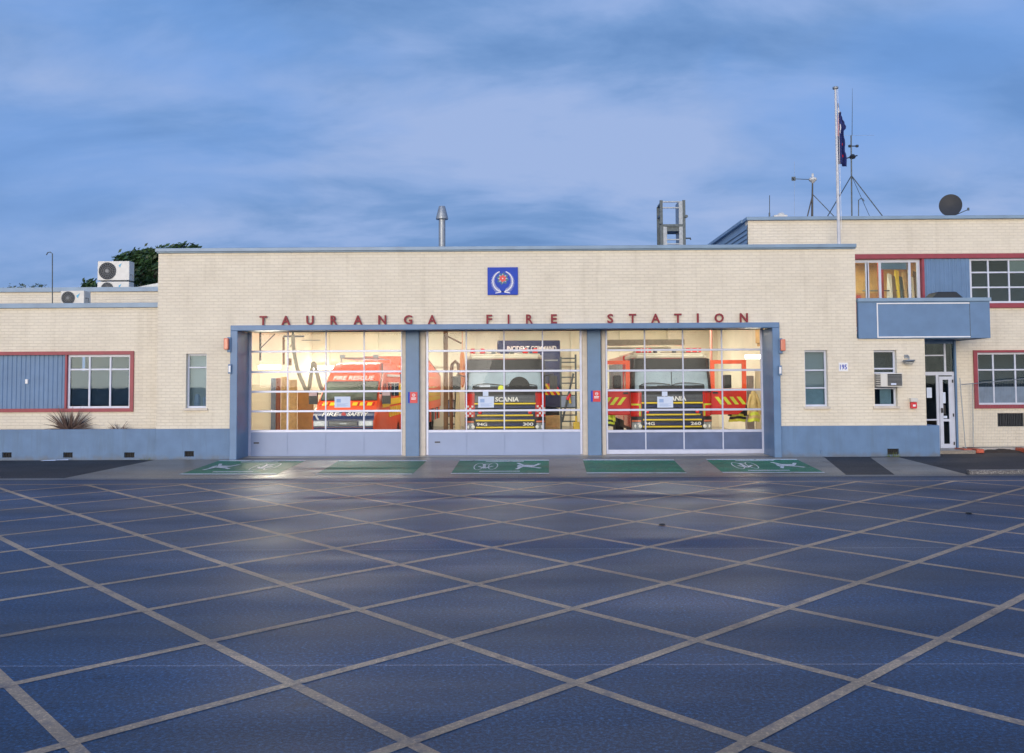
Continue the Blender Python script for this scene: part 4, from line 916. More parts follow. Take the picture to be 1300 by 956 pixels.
for i in range(rn + 1):
    for k in range(7):
        u = i / rn * 2 - 1; v = k / 6 * 2 - 1; x_ = cen.x + u * .75; y_ = 1.25 + v * .28
        h = max(0, (1 - u * u)) * max(0, 1 - v * v) * .09 * (1 + .6 * noise.noise(Vector((x_ * 6, y_ * 6, 0))))
        b.v.append(Vector((x_, y_, .178 + h)))
for i in range(rn):
    for k in range(6): a = i * 7 + k; b.f.append([a, a + 7, a + 8, a + 1])
tag(b.build('soil_heap', MATS['soil']), 'low heap of dark soil along the wall foot by the fence', 'soil heap')
b = MB(); p_ = gp(57, 583.5); b.lathe([(.09, 0), (.085, .04), (.04, .15), (.015, .17), (0, .17)], (p_.x, p_.y - .02, .18), n=10); tag(b.build('plastic_cone', mat('faded_orange', (.36, .13, .06), .7)), 'faded orange cone shaped cap lying by the blue wall', 'litter')
b = MB(); p_ = gp(63, 585.5)
for (dx, dy, w_, h_, zz) in ((-.25, 0, .4, .10, .0), (.12, .06, .35, .08, .01)): b.add([(p_.x + dx, p_.y + dy, zpave(p_.y + dy) + .012 + zz), (p_.x + dx + w_, p_.y + dy + .03, zpave(p_.y) + .015 + zz), (p_.x + dx + w_ * .9, p_.y + dy + h_, zpave(p_.y) + .03 + zz), (p_.x + dx + .03, p_.y + dy + h_, zpave(p_.y) + .018 + zz)], [(0, 1, 2, 3)])
o = b.build('paper_scrap', PAPER); o.modifiers.new('s', 'SOLIDIFY').thickness = .003; tag(o, 'pale crumpled paper flat on pavement beside orange cap', 'litter')

for px, py, lab in ((840.5, 667, 'small dark road stud nearest the middle of the hatched road'), (1230, 652.5, 'small dark road stud on the hatched road at far right')):
    d = ray(px, py); p_ = CO + d * (-CAMH / d.z); b = MB(); b.lathe([(.05, 0), (.055, .01), (.04, .02), (0, .024)], (p_.x, p_.y, .012), n=12); tag(b.build('road_stud', BLACK, smooth=True), lab, 'road stud')
# ------------------------------------------------------------------ plants and trees
def leaf_mat(name, lo, hi):
    m = bpy.data.materials.new(name); m.use_nodes = True; t = m.node_tree; b = t.nodes['Principled BSDF']
    g = t.nodes.new('ShaderNodeNewGeometry'); o = ramp(t, g.outputs['Random Per Island'], [(0, lo), (1, hi)]); t.links.new(o, b.inputs['Base Color']); b.inputs['Roughness'].default_value = .5; return m
FLAX = leaf_mat('flax_leaf', (.045, .028, .025), (.15, .095, .07)); LEAF = leaf_mat('tree_leaf', (.012, .035, .010), (.045, .10, .025)); LEAFF = leaf_mat('far_leaf', (.04, .08, .06), (.09, .13, .10)); GRASSM = leaf_mat('weed_leaf', (.05, .09, .02), (.14, .18, .04))  # far leaves are paler, with the haze mixed into their colour
def flax(c, n, ln, lab, mm, name='flax_plant', cat='plant', spread=1.2):
    b = MB()
    for i in range(n):
        a = random.uniform(0, 2 * pi); el = random.uniform(.12, 1.35); l = ln * random.uniform(.6, 1.1); w_ = .016 * ln / .6
        d = Vector((cos(a) * cos(el) * spread, sin(a) * cos(el) * .35, sin(el))).normalized(); sd_ = d.cross(Vector((.2, 1, 0))).normalized() * w_
        pts = []; p = Vector(c) + Vector((cos(a) * .1, sin(a) * .04, 0))
        for k in range(5):
            pts.append((p.copy(), sd_ * (1 - k / 4.2) * (1.2 if k == 1 else 1))); p = p + d * l / 4; d = (d + Vector((0, 0, -.10 * (1 - el / 2)))).normalized()
        vs = [q + s for q, s in pts] + [q - s for q, s in pts]
        b.add(vs, [(k, k + 1, k + 6, k + 5) for k in range(4)])
    return tag(b.build(name, mm), lab, cat)
flax((X(90, .3), .28, zPl - .04), 110, .72, 'big spiky bronze flax plant in the planter under the red window', FLAX)
flax((X(152, .3), .28, zPl - .04), 34, .32, 'small spiky bronze flax plant right of the big one', FLAX)
flax((X(1130), -.08, .18), 40, .16, 'tuft of green weeds under the right plinth vent', GRASSM, 'weed_tuft', 'weeds')
flax((X(187), -.08, .18), 14, .14, 'few green weeds at foot of the left blue wall', GRASSM, 'weed_tuft', 'weeds')
BARK = mat('bark', (.06, .045, .035), .9, 0, .3, 10)
def tree(base, blobs, n, ls, lab, mm=LEAF, name='tree', trunk_r=.18, group=None):
    t = thing(name, lab, 'tree', base, group); base = Vector(base)
    b = MB(); cen = sum((Vector(q[0]) for q in blobs), Vector()) / len(blobs)
    b.tube([base, base.lerp(cen, .5) + Vector((.1, 0, 0)), cen], trunk_r, 8, r1=trunk_r * .5)
    for c_, r_ in blobs: b.tube([base.lerp(cen, .6), Vector(c_).lerp(cen, .4), Vector(c_)], trunk_r * .45, 6, r1=.02)
    b.build('trunk', BARK, t)
    b = MB()
    for i in range(n):
        c_, r_ = random.choice(blobs)
        d = Vector((random.gauss(0, 1), random.gauss(0, 1), random.gauss(0, 1))).normalized() * (random.random() ** .4)
        p = Vector(c_) + Vector((d.x * r_[0], d.y * r_[1], d.z * r_[2]))
        if noise.noise(p * 2.1) < -.04: continue
        p += Vector((random.gauss(0, .06), 0, random.gauss(0, .06)))
        a = Vector((random.gauss(0, 1), random.gauss(0, 1), random.gauss(0, 1))).normalized(); u = a.orthogonal().normalized(); v = a.cross(u); l = ls * random.uniform(.6, 1.3)
        b.add([p - u * l, p + v * l * .45, p + u * l, p - v * l * .45], [(0, 1, 2, 3)])
    b.build('crown', mm, t); return t
Yt = 10.0; c0 = at(178, 345, Yt)
tree((c0.x + .6, Yt, 0), [(at(166, 334, Yt), (.62, .9, .38)), (at(185, 348, Yt), (1.2, 1.3, 1.1)), (at(215, 345, Yt), (1.3, 1.3, .9)), (at(188, 328, Yt), (.7, .8, .35)), (at(236, 327, Yt), (.75, .8, .5)), (at(212, 326, Yt), (.7, .7, .4)), (at(180, 366, Yt), (1.2, 1.2, .7))], 11000, .115,
     'dense dark green tree behind the garage corner and air conditioner stack', trunk_r=.22)
Yt = 12.0; c0 = at(112, 366, Yt); tree((c0.x, Yt, 0), [(at(112, 363, Yt), (.32, .4, .28)), (at(116, 372, Yt), (.5, .5, .5)), (at(106, 375, Yt), (.4, .4, .4))], 1500, .09, 'small dark treetop just left of the air conditioner stack', trunk_r=.1)
Yt = 55.0
for px, lab in ((22, 'far hazy treetop leftmost above the low wing'), (50, 'far hazy treetop nearest the hooked vent pipe')):
    c0 = at(px, 370, Yt); tree((c0.x, Yt, 0), [(at(px, 369, Yt), (.9, 1, .75)), (at(px - 8, 372, Yt), (.8, 1, .6)), (at(px + 7, 370, Yt), (.6, 1, .8))], 420, .14, lab, LEAFF, 'far_tree', .15, group='far trees')

# ------------------------------------------------------------------ vehicles (built facing -y, base at the origin)
def wheel(root, x, y, r=.5, w=.3):
    s = 1 if x > 0 else -1
    b = MB(); b.lathe([(r * .6, -w / 2), (r * .95, -w / 2), (r, -w / 2 + .04), (r, w / 2 - .04), (r * .95, w / 2), (r * .6, w / 2)], (x, y, r), 'X', 28); wo = b.build('wheel', BLACKT, root, smooth=True)
    b = MB(); b.lathe([(.03, -.02), (r * .2, -.03), (r * .3, .02), (r * .55, .03), (r * .6, .06)], (x + s * w / 2 - s * .06, y, r), 'X', 20); b.build('rim', STEEL, wo, smooth=True)
def scania(loc, lab, doors_open, model, side_red=True, shell=REDV):
    t = thing('fire_engine', lab, 'fire engine', (0, 0, 0)); w = 1.25
    lean = lambda z: 0.0 if z < 1.75 else (z - 1.75) * .20
    def yf(x, z):
        r = .28; ax = min(abs(x), w - .0001); y = .05 * (x / w) ** 2 + lean(z)
        if ax > w - r: y += r - sqrt(max(0, r * r - (ax - (w - r)) ** 2))
        return y
    xs = [-1.25, -1.247, -1.23, -1.19, -1.13, -1.05, -.97, -.6, 0, .6, .97, 1.05, 1.13, 1.19, 1.23, 1.247, 1.25]
    zs_ = [.62, 1.2, 1.75, 2.1, 2.5, 2.7, 2.82]
    b = MB(); n = len(xs)
    def wz(z): return 1.0 if z < 1.9 else 1 - (z - 1.9) * .05
    for z in zs_:
        for x in xs: b.v.append(Vector((x * wz(z), yf(x, z) + (.06 if z > 2.8 else 0), z)))
        b.v.append(Vector((1.25 * wz(z), 2.15, z))); b.v.append(Vector((-1.25 * wz(z), 2.15, z)))
    N_ = n + 2
    for j in range(len(zs_) - 1):
        for i in range(N_): b.f.append([j * N_ + i, j * N_ + (i + 1) % N_, (j + 1) * N_ + (i + 1) % N_, (j + 1) * N_ + i])
    b.f.append(list(range((len(zs_) - 1) * N_, len(zs_) * N_)))
    b.build('cab', shell, t, smooth=True)
    def patch(bb, x0, x1, z0, z1, off, m_=None, nx=14, nz=3):
        o_ = len(bb.v); k = bb._m(m_)
        for j in range(nz + 1):
            for i in range(nx + 1):
                x = x0 + (x1 - x0) * i / nx; z = z0 + (z1 - z0) * j / nz; bb.v.append(Vector((x * wz(z) * (1 + off * 1.0), yf(x, z) - off, z)))
        for j in range(nz):
            for i in range(nx): a = o_ + j * (nx + 1) + i; bb.f.append([a, a + 1, a + nx + 2, a + nx + 1]); bb.mi.append(k)
        return bb
    b = MB(); b.slab([(-1.22, .56), (-1.05, .26), (1.05, .26), (1.22, .56), (1.22, 2.1), (-1.22, 2.1)], 2.80, 2.92); b.box(-1.12, 1.12, .5, 2.0, 2.92, 2.98)
    b.build('roof', CREAMV, t, bevel=.03)
    b = MB(); patch(b, -1.14, 1.14, 2.50, 2.80, .03); patch(b, -1.16, 1.16, 2.44, 2.52, .07); b.build('sun_visor', BLACK, t, smooth=True)
    b = MB(); patch(b, -1.17, 1.17, 1.80, 2.45, .02, nx=60)
    ws_ = b.build('windscreen', SKYWIN, t, smooth=True)
    b = MB(); patch(b, -1.19, 1.19, 1.765, 1.80, .024, nx=60); patch(b, -1.2499, -1.12, 1.75, 2.80, .03, nx=24); patch(b, 1.12, 1.2499, 1.75, 2.80, .03, nx=24)
    for s in (-1, 1): b.box(s * 1.235 - .02, s * 1.235 + .02, .36, 1.0, 1.78, 2.79); patch(b, -.012, .012, 1.80, 2.45, .024, nx=1)
    b.build('windscreen_seal', BLACK, ws_)
    b = MB()
    for x0, x1 in ((-1.0, -.05), (-.0, 1.0)):
        b.tube([(x0 + (x1 - x0) * k / 8, yf(0, 2.0) - .03, 1.93 + .10 * sin(pi * (k / 8) ** .7 * .8 + .2)) for k in range(9)], .014, 5)
    b.build('wiper', BLACK, ws_)
    b = MB(); patch(b, -1.0, 1.0, 1.81, 1.95, .023, BLACK); 
    patch(b, -.78, -.45, 1.93, 2.04, .025, PAPER if not doors_open else SKYWIN, 3, 1)
    if not doors_open:
        b.lathe([(.0, .0), (.33, .0), (.0, .004)], (.45, yf(0, 1.9) - .030, 1.92), 'Y', 20, DARK); b.lathe([(0, 0), (.10, 0), (0, .004)], (-.12, yf(0, 1.9) - .035, 1.88), 'Y', 12, LIME)
    b.build('dashboard', None, ws_)
    b = MB(); patch(b, -.95, .95, .62, 1.765, .015, BLACK)
    patch(b, -.93, .93, 1.45, 1.68, .03, mat('grille_grey', (.05, .055, .075), .35), 10, 1)
    for z0 in (1.27, 1.06, .90, .72):
        patch(b, -.90, .90, z0 - .0, z0 + .07, .032, NAVY, 10, 1)
    for k in range(5): patch(b, -.90, .90, 1.465 + k * .042, 1.472 + k * .042, .034, STEEL, 10, 1)
    for z0 in (1.255, 1.045, .885, .705): patch(b, -.92, .92, z0, z0 + .010, .036, DARK, 10, 1)
    b.build('grille', None, t, smooth=True)
    b = MB(); S = .92
    for z0, s in ((1.385, .92), (1.02, .84), (.86, .88), (.645, .88)): patch(b, -s, s, z0, z0 + .045, .038, None, 10, 1)
    b.build('yellow_stripe', YEL, t)
    b = MB(); b.text('SCANIA', .06, 1.54, yf(0, 1.55) - .045, .145, .74, depth=.012, bold=.03, shear=.1); b.build('maker_lettering', WHT, t)
    b = MB(); b.text('94G', -.72, .765, yf(.7, .75) - .065, .10, .32, depth=.01, bold=.02); b.text(model, .72, .765, yf(.7, .75) - .065, .10, .32, depth=.01, bold=.02); b.build('model_lettering', WHT, t)
    for s in (-1, 1):
        b = MB(); a0_, a1_ = (.93, 1.24) ; patch(b, s * a0_, s * a1_, 1.0, 1.72, .022, None, 8, 4); b.build('corner_panel', shell, t, smooth=True)
        b = MB()
        if not doors_open:
            for i in range(4):
                for j in range(5):
                    if (i + j) % 2 == 0:
                        x0 = .96 + i * .07; patch(b, s * x0, s * (x0 + .062), 1.0 + j * .072, 1.0 + j * .072 + .062, .027, None, 1, 1)
        else:
            patch(b, s * .95, s * 1.0, 1.0, 1.36, .027, None, 1, 1); patch(b, s * .95, s * 1.22, 1.33, 1.38, .028, None, 4, 1)
        b.build('reflective_marking', WHT if not doors_open else LIME, t)
        b = MB(); patch(b, s * .93, s * 1.23, .45, .98, .03, None, 8, 3); b.build('bumper_corner', BLACK, t, smooth=True)
        b = MB(); patch(b, s * .94, s * 1.20, .56, .80, .042, None, 6, 2); hl = b.build('headlight', CHROME, t, smooth=True)
        for hx in (1.0, 1.13):
            b = MB(); b.lathe([(0, 0), (.055, 0), (.055, .012), (.035, .018), (0, .02)], (s * hx, yf(hx, .68) - .05, .68), 'Y', 14); b.build('lamp', WHT, hl, smooth=True)
        b = MB(); patch(b, s * .94, s * 1.20, .82, .87, .04, None, 6, 1); b.build('indicator', LAMPORG, t)
        b = MB(); patch(b, s * .965, s * .975, 1.0, 1.76, .03, None, 1, 4); patch(b, s * .96, s * 1.24, 1.73, 1.745, .03, None, 8, 1); b.build('panel_gap', BLACK, t)
        b = MB(); b.lathe([(0, 0), (.06, 0), (.05, .03), (0, .04)], (s * .78, yf(.78, 1.1) - .04, 1.13), 'Y', 12); b.build('marker_light', REDL, t)
        # mirrors
        b = MB(); mx = s * (1.52 if not doors_open else 1.72); my = .15 if not doors_open else -.02
        if not doors_open: b.tube([(s * 1.22, .3, 2.25), (mx, my, 2.32), (mx, my, 2.2)], .018, 6)
        b.box(mx - .12, mx + .12, my - .08, my + .10, 1.85, 2.27); b.build('mirror', BLACK, t, bevel=.03)
    b = MB(); b.box(-.95, .95, .07, .3, .33, .62, BLACK); b.box(-.26, .26, .04, .07, .45, .56, WHT); b.build('bumper', None, t, bevel=.01)
    # beacons
    for s in (-1, 1):
        b = MB(); b.box(s * .73 - .30, s * .73 + .30, .72, .86, 2.96, 3.0, DSTEEL)
        if doors_open:
            b.box(s * .80 - .27, s * .80 + .27, .66, .92, 3.0, 3.14, REDL)
            for k in range(3): b.box(s * .80 - .27 + k * .2, s * .80 - .22 + k * .2, .655, .925, 3.002, 3.145, CREAMV)
        else:
            for dx in (-.2, .12):
                b.lathe([(0, 0), (.085, 0), (.09, .09), (.06, .16), (0, .17)], (s * .85 + dx, .79, 3.0), n=14, m=REDL)
        b.build('beacon', None, t, bevel=.01)
    b = MB()
    for x in (-.38, .22): b.lathe([(0, 0), (.07, 0), (.07, .03), (.03, .08), (.03, .22), (0, .22)], (x, .85, 3.02), 'Y', 14)
    b.build('horn', DSTEEL, t, smooth=True)
    # body behind the cab
    b = MB(); b.box(-1.25, 1.25, 2.3, 7.0, .75, 2.95); b.build('body', shell, t, bevel=.03)
    b = MB()
    for s in (-1, 1):
        for k in range(4): b.box(s * 1.252 - .008, s * 1.252 + .008, 2.45 + k * 1.12, 3.45 + k * 1.12, 1.0, 2.7)
    b.build('locker_shutter', STEEL, t)
    b = MB(); b.box(-1.1, 1.1, .3, 6.9, .45, .745); b.build('chassis', BLACK, t)
    b = MB()
    for k in range(2): b.box(-.9 + k * 1.0, -.2 + k * 1.0, 2.5, 6.5, 2.951, 3.08)
    b.build('roof_locker', CREAMV, t, bevel=.02)
    for s in (-1, 1):
        wheel(t, s * 1.08, 1.2); wheel(t, s * 1.08, 5.4)
    if doors_open:
        for s in (-1, 1):
            D0, D1 = s * 1.27, s * 2.40; xa_, xb_ = min(D0, D1), max(D0, D1); yd = .30
            b = MB(); b.wall(xa_, xb_, 1.78, 2.74, [(xa_ + .13, xb_ - .13, 1.84, 2.62)], yd, .07, ORANGE)
            lo = [(D0, 1.02), (D1 - s * .28, 1.02), (D1 - s * .06, 1.18), (D1, 1.42), (D1, 1.78), (D0, 1.78)]
            if s < 0: lo = lo[::-1]
            b.prism([(x, z) for x, z in lo], yd - .01, yd + .08, REDV)
            dr = b.build('door', None, t, bevel=.02)
            dr['label'] = 'orange red cab door swung wide open'
            b = MB()
            for k in range(4):
                x0 = D0 + s * (.12 + k * .23)
                b.prism([(x0, 1.32), (x0 + s * .11, 1.32), (x0 + s * .11 - s * (-.0) + (-s) * .20 * -1 * 0 + s * .0 + (-.0), 1.32), (x0 + s * .11 + s * -.18 * (1 if 1 else 1), 1.58), (x0 - s * .18, 1.58)] if False else
                        [(x0, 1.58), (x0 + s * .12, 1.58), (x0 + s * .30, 1.34), (x0 + s * .18, 1.34)] if s > 0 else [(x0 + s * .18, 1.34), (x0 + s * .30, 1.34), (x0 + s * .12, 1.58), (x0, 1.58)], yd - .018, yd - .0105, LIME)
            b.build('chevron', None, dr)
            b = MB(); b.box(min(D0 + s * .06, D0 + s * .22), max(D0 + s * .06, D0 + s * .22), yd - .03, yd - .011, 1.68, 1.74); b.build('door_handle', BLACK, dr)
            b = MB(); b.box(xa_ + .13, xb_ - .13, yd + .03, yd + .036, 1.84, 2.62); b.build('door_glass', GLASS, dr)
    t.location = loc; return t
def place(px, Y): return (X(px, Y), Y, .193)
SY = 27.4 - CAMD
scania(place(641, SY), 'red and black fire engine with yellow stripes and closed cab behind middle door', False, '300')
scania(place(853, SY), 'red fire engine with both cab doors swung open behind right door', True, '260')

def van(loc, lab, rz=0):
    t = thing('fire_van', lab, 'van', (0, 0, 0))
    st = [(0.0, .42, .98, .90), (.06, .38, 1.12, .94), (.30, .36, 1.30, .975), (.80, .35, 1.50, 1.0), (1.55, .35, 2.12, .995), (1.85, .35, 2.42, .99), (2.25, .35, 2.68, .985), (2.9, .35, 2.76, .98), (6.0, .35, 2.76, .98), (6.1, .40, 2.68, .96)]
    b = MB(); lv = [0, .25, .5, .72, .86, .95, 1.0]; rows_ = []
    for y, z0, z1, hw in st:
        ring = []
        for k, l in enumerate(lv):
            z = z0 + (z1 - z0) * l; ww = hw if z < 1.45 else hw - (z - 1.45) * .115
            if l == 1.0: ww -= .13
            if l == .95: ww -= .05
            ring.append((ww, z))
        pts = [Vector((x, y, z)) for x, z in ring] + [Vector((-x, y, z)) for x, z in reversed(ring)]
        rows_.append(pts)
    n = len(rows_[0])
    for r in rows_: b.v += r
    for j in range(len(rows_) - 1):
        for i in range(n): b.f.append([j * n + i, (j + 1) * n + i, (j + 1) * n + (i + 1) % n, j * n + (i + 1) % n])
    b.f.append(list(range(n))); b.f.append(list(range((len(rows_) - 1) * n, len(rows_) * n))[::-1])
    b.build('body', ORANGE, t, smooth=True)
    def sl(z):    # slope of the front face: y for a given z
        P = [(.42, 0), (.98, 0), (1.12, .06), (1.30, .30), (1.50, .80), (2.12, 1.55), (2.42, 1.85), (2.68, 2.25), (2.76, 2.9)]
        for (za, ya), (zb2, yb2) in zip(P, P[1:]):
            if za <= z <= zb2: return ya + (yb2 - ya) * (z - za) / (zb2 - za)
        return 0
    def fp(bb, x0, x1, z0, z1, off, nz=1, m_=None, nx=1):
        k = bb._m(m_); o_ = len(bb.v)
        for j in range(nz + 1):
            z = z0 + (z1 - z0) * j / nz
            for i in range(nx + 1): x = x0 + (x1 - x0) * i / nx; bb.v.append(Vector((x, sl(z) - off, z + off * .4)))
        for j in range(nz):
            for i in range(nx): a = o_ + j * (nx + 1) + i; bb.f.append([a, a + 1, a + nx + 2, a + nx + 1]); bb.mi.append(k)
    # windscreen as a trapezium
    b = MB(); off = .02
    b.add([(-.86, sl(1.55) - off, 1.56), (.86, sl(1.55) - off, 1.56), (.80, sl(2.10) - off, 2.11), (-.80, sl(2.10) - off, 2.11)], [(0, 1, 2, 3)]); wsn = b.build('windscreen', mat('van_glass', (.10, .13, .11), .08, 0, .5, 2, spec=.8), t)
    b = MB(); b.tube([(-.87, sl(1.55) - .02, 1.55), (.87, sl(1.55) - .02, 1.55), (.81, sl(2.11) - .02, 2.12), (-.81, sl(2.11) - .02, 2.12), (-.87, sl(1.55) - .02, 1.55)], .018, 5); b.tube([(-.6, sl(1.57) - .05, 1.60), (.0, sl(1.6) - .05, 1.63)], .012, 4); b.tube([(.1, sl(1.57) - .05, 1.60), (.7, sl(1.6) - .05, 1.63)], .012, 4)
    b.build('windscreen_seal', BLACK, wsn)
    fn = lambda p: (p[0], sl(p[2]) - .03 + (p[1]), p[2])
    b = MB(); b.text('FIRE RESCUE', 0, 2.24, 0, .13, 1.30, depth=.005, bold=.02, fn=fn, shear=.15); b.build('roof_lettering', WHT, t)
    # hazard stripe on the bonnet top
    b = MB()
    for s in (-1, 1):
        for k in range(9):
            x0 = s * (.16 + k * .075); mm = YEL if k % 3 != 2 else REDV
            fp(b, min(x0, x0 + s * .075), max(x0, x0 + s * .075), 1.38, 1.475, .018, 1, mm)
    b.build('hazard_stripe', None, t)
    b = MB(); b.box(-.93, .93, -.07, .10, .36, .62, NAVY); b.box(-.90, .90, -.045, .05, .62, .74, NAVY); b.build('bumper', None, t, bevel=.03)
    b = MB(); fp(b, -.92, .92, .96, 1.22, .012, 4, NAVY); fp(b, -.9, .9, .74, .98, .012, 1, NAVY); b.build('navy_bonnet_band', None, t)
    b = MB(); b.box(-.42, .42, -.035, -.0, .80, .93, BLACK)
    for k in range(3): b.box(-.42, .42, -.045, -.036, .82 + k * .04, .832 + k * .04, STEEL)
    b.box(-.10, .10, -.05, -.046, .845, .885, CHROME); b.build('grille', None, t)
    b = MB(); b.text('FIRE', -.40, 1.13, 0, .11, .50, depth=.005, bold=.02, fn=lambda p: (p[0], sl(p[2]) - .02 + p[1], p[2] + .01), shear=.15); b.text('SAFETY', .42, 1.13, 0, .11, .62, depth=.005, bold=.02, fn=lambda p: (p[0], sl(p[2]) - .02 + p[1], p[2] + .01), shear=.15)
    b.add([(-.88, -.02, 1.16), (-.82, -.02, 1.16), (-.72, -.02, .98), (-.78, -.02, .98)], [(3, 2, 1, 0)])
    b.build('bonnet_lettering', WHT, t)
    b = MB(); b.lathe([(0, 0), (.07, 0), (.06, .012), (0, .014)], (0, sl(1.13) - .02, 1.13), 'Y', 14); b.build('bonnet_badge', SIGNR, t)
    for s in (-1, 1):
        b = MB(); b.box(min(s * .46, s * .90), max(s * .46, s * .90), -.04, .04, .78, .95); hl = b.build('headlight', CHROME, t, bevel=.02)
        b = MB(); b.box(min(s * .92, s * 1.02), max(s * .92, s * 1.02), 1.0, 1.1, 1.72, 1.76, BLACK); xo = s * 1.14; b.box(xo - .13, xo + .13, .95, 1.08, 1.42, 1.80, BLACK); b.box(xo - .12, xo + .12, .945, .95, 1.68, 1.79, mat('pinkish', (.5, .38, .42), .5))
        b.build('mirror', None, t, bevel=.03)
        # sides
        sx = s * .995
        b = MB(); b.box(sx - .012, sx + .012, 2.6, 6.0, 1.35, 1.55, YEL); b.box(sx - .012, sx + .012, 1.2, 2.55, 1.3, 1.45, YEL);
        for i in range(16):
            for j in range(2):
                if (i + j) % 2 == 0: b.box(sx - .014, sx + .014, 2.6 + i * .21, 2.6 + i * .21 + .19, .95 + j * .17, 1.11 + j * .17, YEL)
        b.build('side_stripe', None, t)
        b = MB(); b.box(s * .955 - .03, s * .955 + .03, 5.1, 5.95, 1.58, 2.05, YEL); b.build('rear_panel', None, t)
        b = MB(); b.box(s * .955 - .03, s * .955 + .03, 2.75, 4.9, 1.62, 2.05, DGLASS); b.box(s * .955 - .035, s * .955 + .035, 2.7, 4.95, 2.05, 2.09, WHT); b.box(s * .955 - .035, s * .955 + .035, 3.8, 3.84, 1.6, 2.06, WHT); b.build('locker_window', None, t)
        b = MB(); b.box(s * .90 - .03, s * .90 + .03, 2.7, 5.6, 2.28, 2.36, WHT); b.build('reflection_strip', None, t)  # white strip standing in for reflected streaks along the van side
        b = MB(); b.add([(s * .965, 1.35, 1.58), (s * .955, 2.3, 1.58), (s * .905, 2.3, 2.05), (s * .915, 1.75, 2.05)], [(0, 1, 2, 3)] if s > 0 else [(3, 2, 1, 0)]);
        for v in b.v: v.x += s * .035
        b.build('side_window', DGLASS, t)
        wheel(t, s * .86, .95, .36, .24); wheel(t, s * .86, 4.8, .36, .24)
    b = MB()
    for s in (-1, 1): b.tube([(s * .6, 2.6, 2.74), (s * .6, 2.6, 2.9), (s * .6, 5.5, 2.9), (s * .6, 5.5, 2.74)], .02, 6)
    for y in (2.6, 3.6, 4.6, 5.5): b.tube([(-.6, y, 2.9), (.6, y, 2.9)], .016, 6)
    for s in (-1, 1): b.box(s * .55 - .08, s * .55 + .08, 2.5, 2.62, 2.9, 3.0)
    b.build('roof_rack', STEEL, t)
    b = MB(); b.tube([(.80, 2.3, 2.70), (.84, 2.1, 2.45), (.86, 1.7, 2.15), (.93, 1.1, 1.75)], .02, 6); b.build('air_pipe', BLACK, t)
    t.location = loc; t.rotation_euler = (0, 0, rz); return t
van(place(436, 2.0), 'orange red fire van with navy bonnet and white lettering behind left door')

# orange truck deeper in the hall and navy command truck
def boxtruck(loc, lab, kind):
    w = 1.25; orange = kind == 'o'; L_ = 8.3 if orange else 6.0; t = thing('box_truck', lab, 'truck', (0, 0, 0))
    b = MB()
    if orange:
        pr = [(1.9, .95), (L_, .95), (L_, 2.35), (1.9, 3.1)]
        vs = [(-w, y, z) for y, z in pr] + [(w, y, z) for y, z in pr]; b.add(vs, [(0, 1, 2, 3), (7, 6, 5, 4), (0, 4, 5, 1), (1, 5, 6, 2), (2, 6, 7, 3), (3, 7, 4, 0)])
    else: b.box(-w, w, 0, L_, 1.05, 3.72)
    b.build('body', ORANGE if orange else NAVY, t, bevel=.04)
    if orange:
        b = MB(); b.box(-1.2, 1.2, 0, 1.85, .6, 2.7); b.build('cab', ORANGE, t, bevel=.12, seg=3)
        b = MB(); b.box(-1.1, 1.1, -.01, .03, 1.6, 2.4); b.build('windscreen', DGLASS, t)
        b = MB()
        for j in range(2):
            for i in range(32):
                if (i + j) % 2 == 0: y0 = 1.9 + i * .19; b.box(w + .002, w + .01, y0, y0 + .17, 1.30 + j * .2, 1.48 + j * .2, YEL)
                else: y0 = 1.9 + i * .19; b.box(w + .002, w + .008, y0, y0 + .17, 1.30 + j * .2, 1.48 + j * .2, MAROON)
        b.build('checker_band', None, t)
        b = MB(); b.box(w + .002, w + .015, 2.0, 6.1, 1.85, 1.90); b.box(w + .002, w + .015, 2.0, 6.1, 2.25, 2.28); b.build('trim_strip', PALETIM, t)
        b = MB(); b.add([(-w, 1.95, 3.10), (w, 1.95, 3.10), (w, L_, 2.365), (-w, L_, 2.365)], [(0, 1, 2, 3)]); b.v = [v + Vector((0, 0, .012)) for v in b.v]; b.build('bounce_cover', mat('grey_bounce_cover', (.3, .3, .3), .6), t)  # unseen grey cover added over the roof to cut orange bounce light
        b = MB()
        for k in range(8): b.box(w - .08, w - .001, 2.1 + k * .76, 2.1 + k * .76 + .3, .45, .949, [REDV, BLACK, ORANGE, BLACK, STEEL][k % 5])
        b.build('side_locker', None, t)
    else:
        b = MB(); b.text('INCIDENT COMMAND', .12, 3.40, -.01, .19, 1.95, depth=.01, bold=.02); b.build('lettering', WHT, t)
        b = MB()
        for k in range(3):
            x0 = .35 + k * .24; b.prism([(x0, 2.0), (x0 + .11, 2.0), (x0 + .42, 1.55), (x0 + .31, 1.55)], -.012, -.002, YEL); b.prism([(x0 + .11, 2.0), (x0 + .22, 2.0), (x0 + .50, 1.57), (x0 + .42, 1.55)], -.011, -.002, REDV)
        b.build('chevron', None, t)
        b = MB(); b.box(.55, 1.2, -.35, -.02, .15, .75); b.box(.62, .9, -.36, -.351, .42, .62); b.build('rear_step', PALETIM, t, bevel=.02)
        b = MB(); b.box(-1.15, 1.15, -.015, 0, 2.9, 2.95); b.build('trim_strip', STEEL, t)
    b = MB(); b.box(-1.1, 1.1, .1, L_ - .1, .5, .93 if orange else 1.03); b.build('chassis', BLACK, t)
    for s in (-1, 1): wheel(t, s * 1.08, 1.0); wheel(t, s * 1.08, 4.6)
    t.location = loc; return t
Yo = 8.3; boxtruck((X(541, Yo + 1.9) - 1.25, Yo, .193), 'bright orange truck with yellow checker band seen behind the van', 'o')
Yn2 = 10.4; boxtruck(place(671.5, Yn2), 'tall navy command truck parked behind the middle fire engine', 'n')

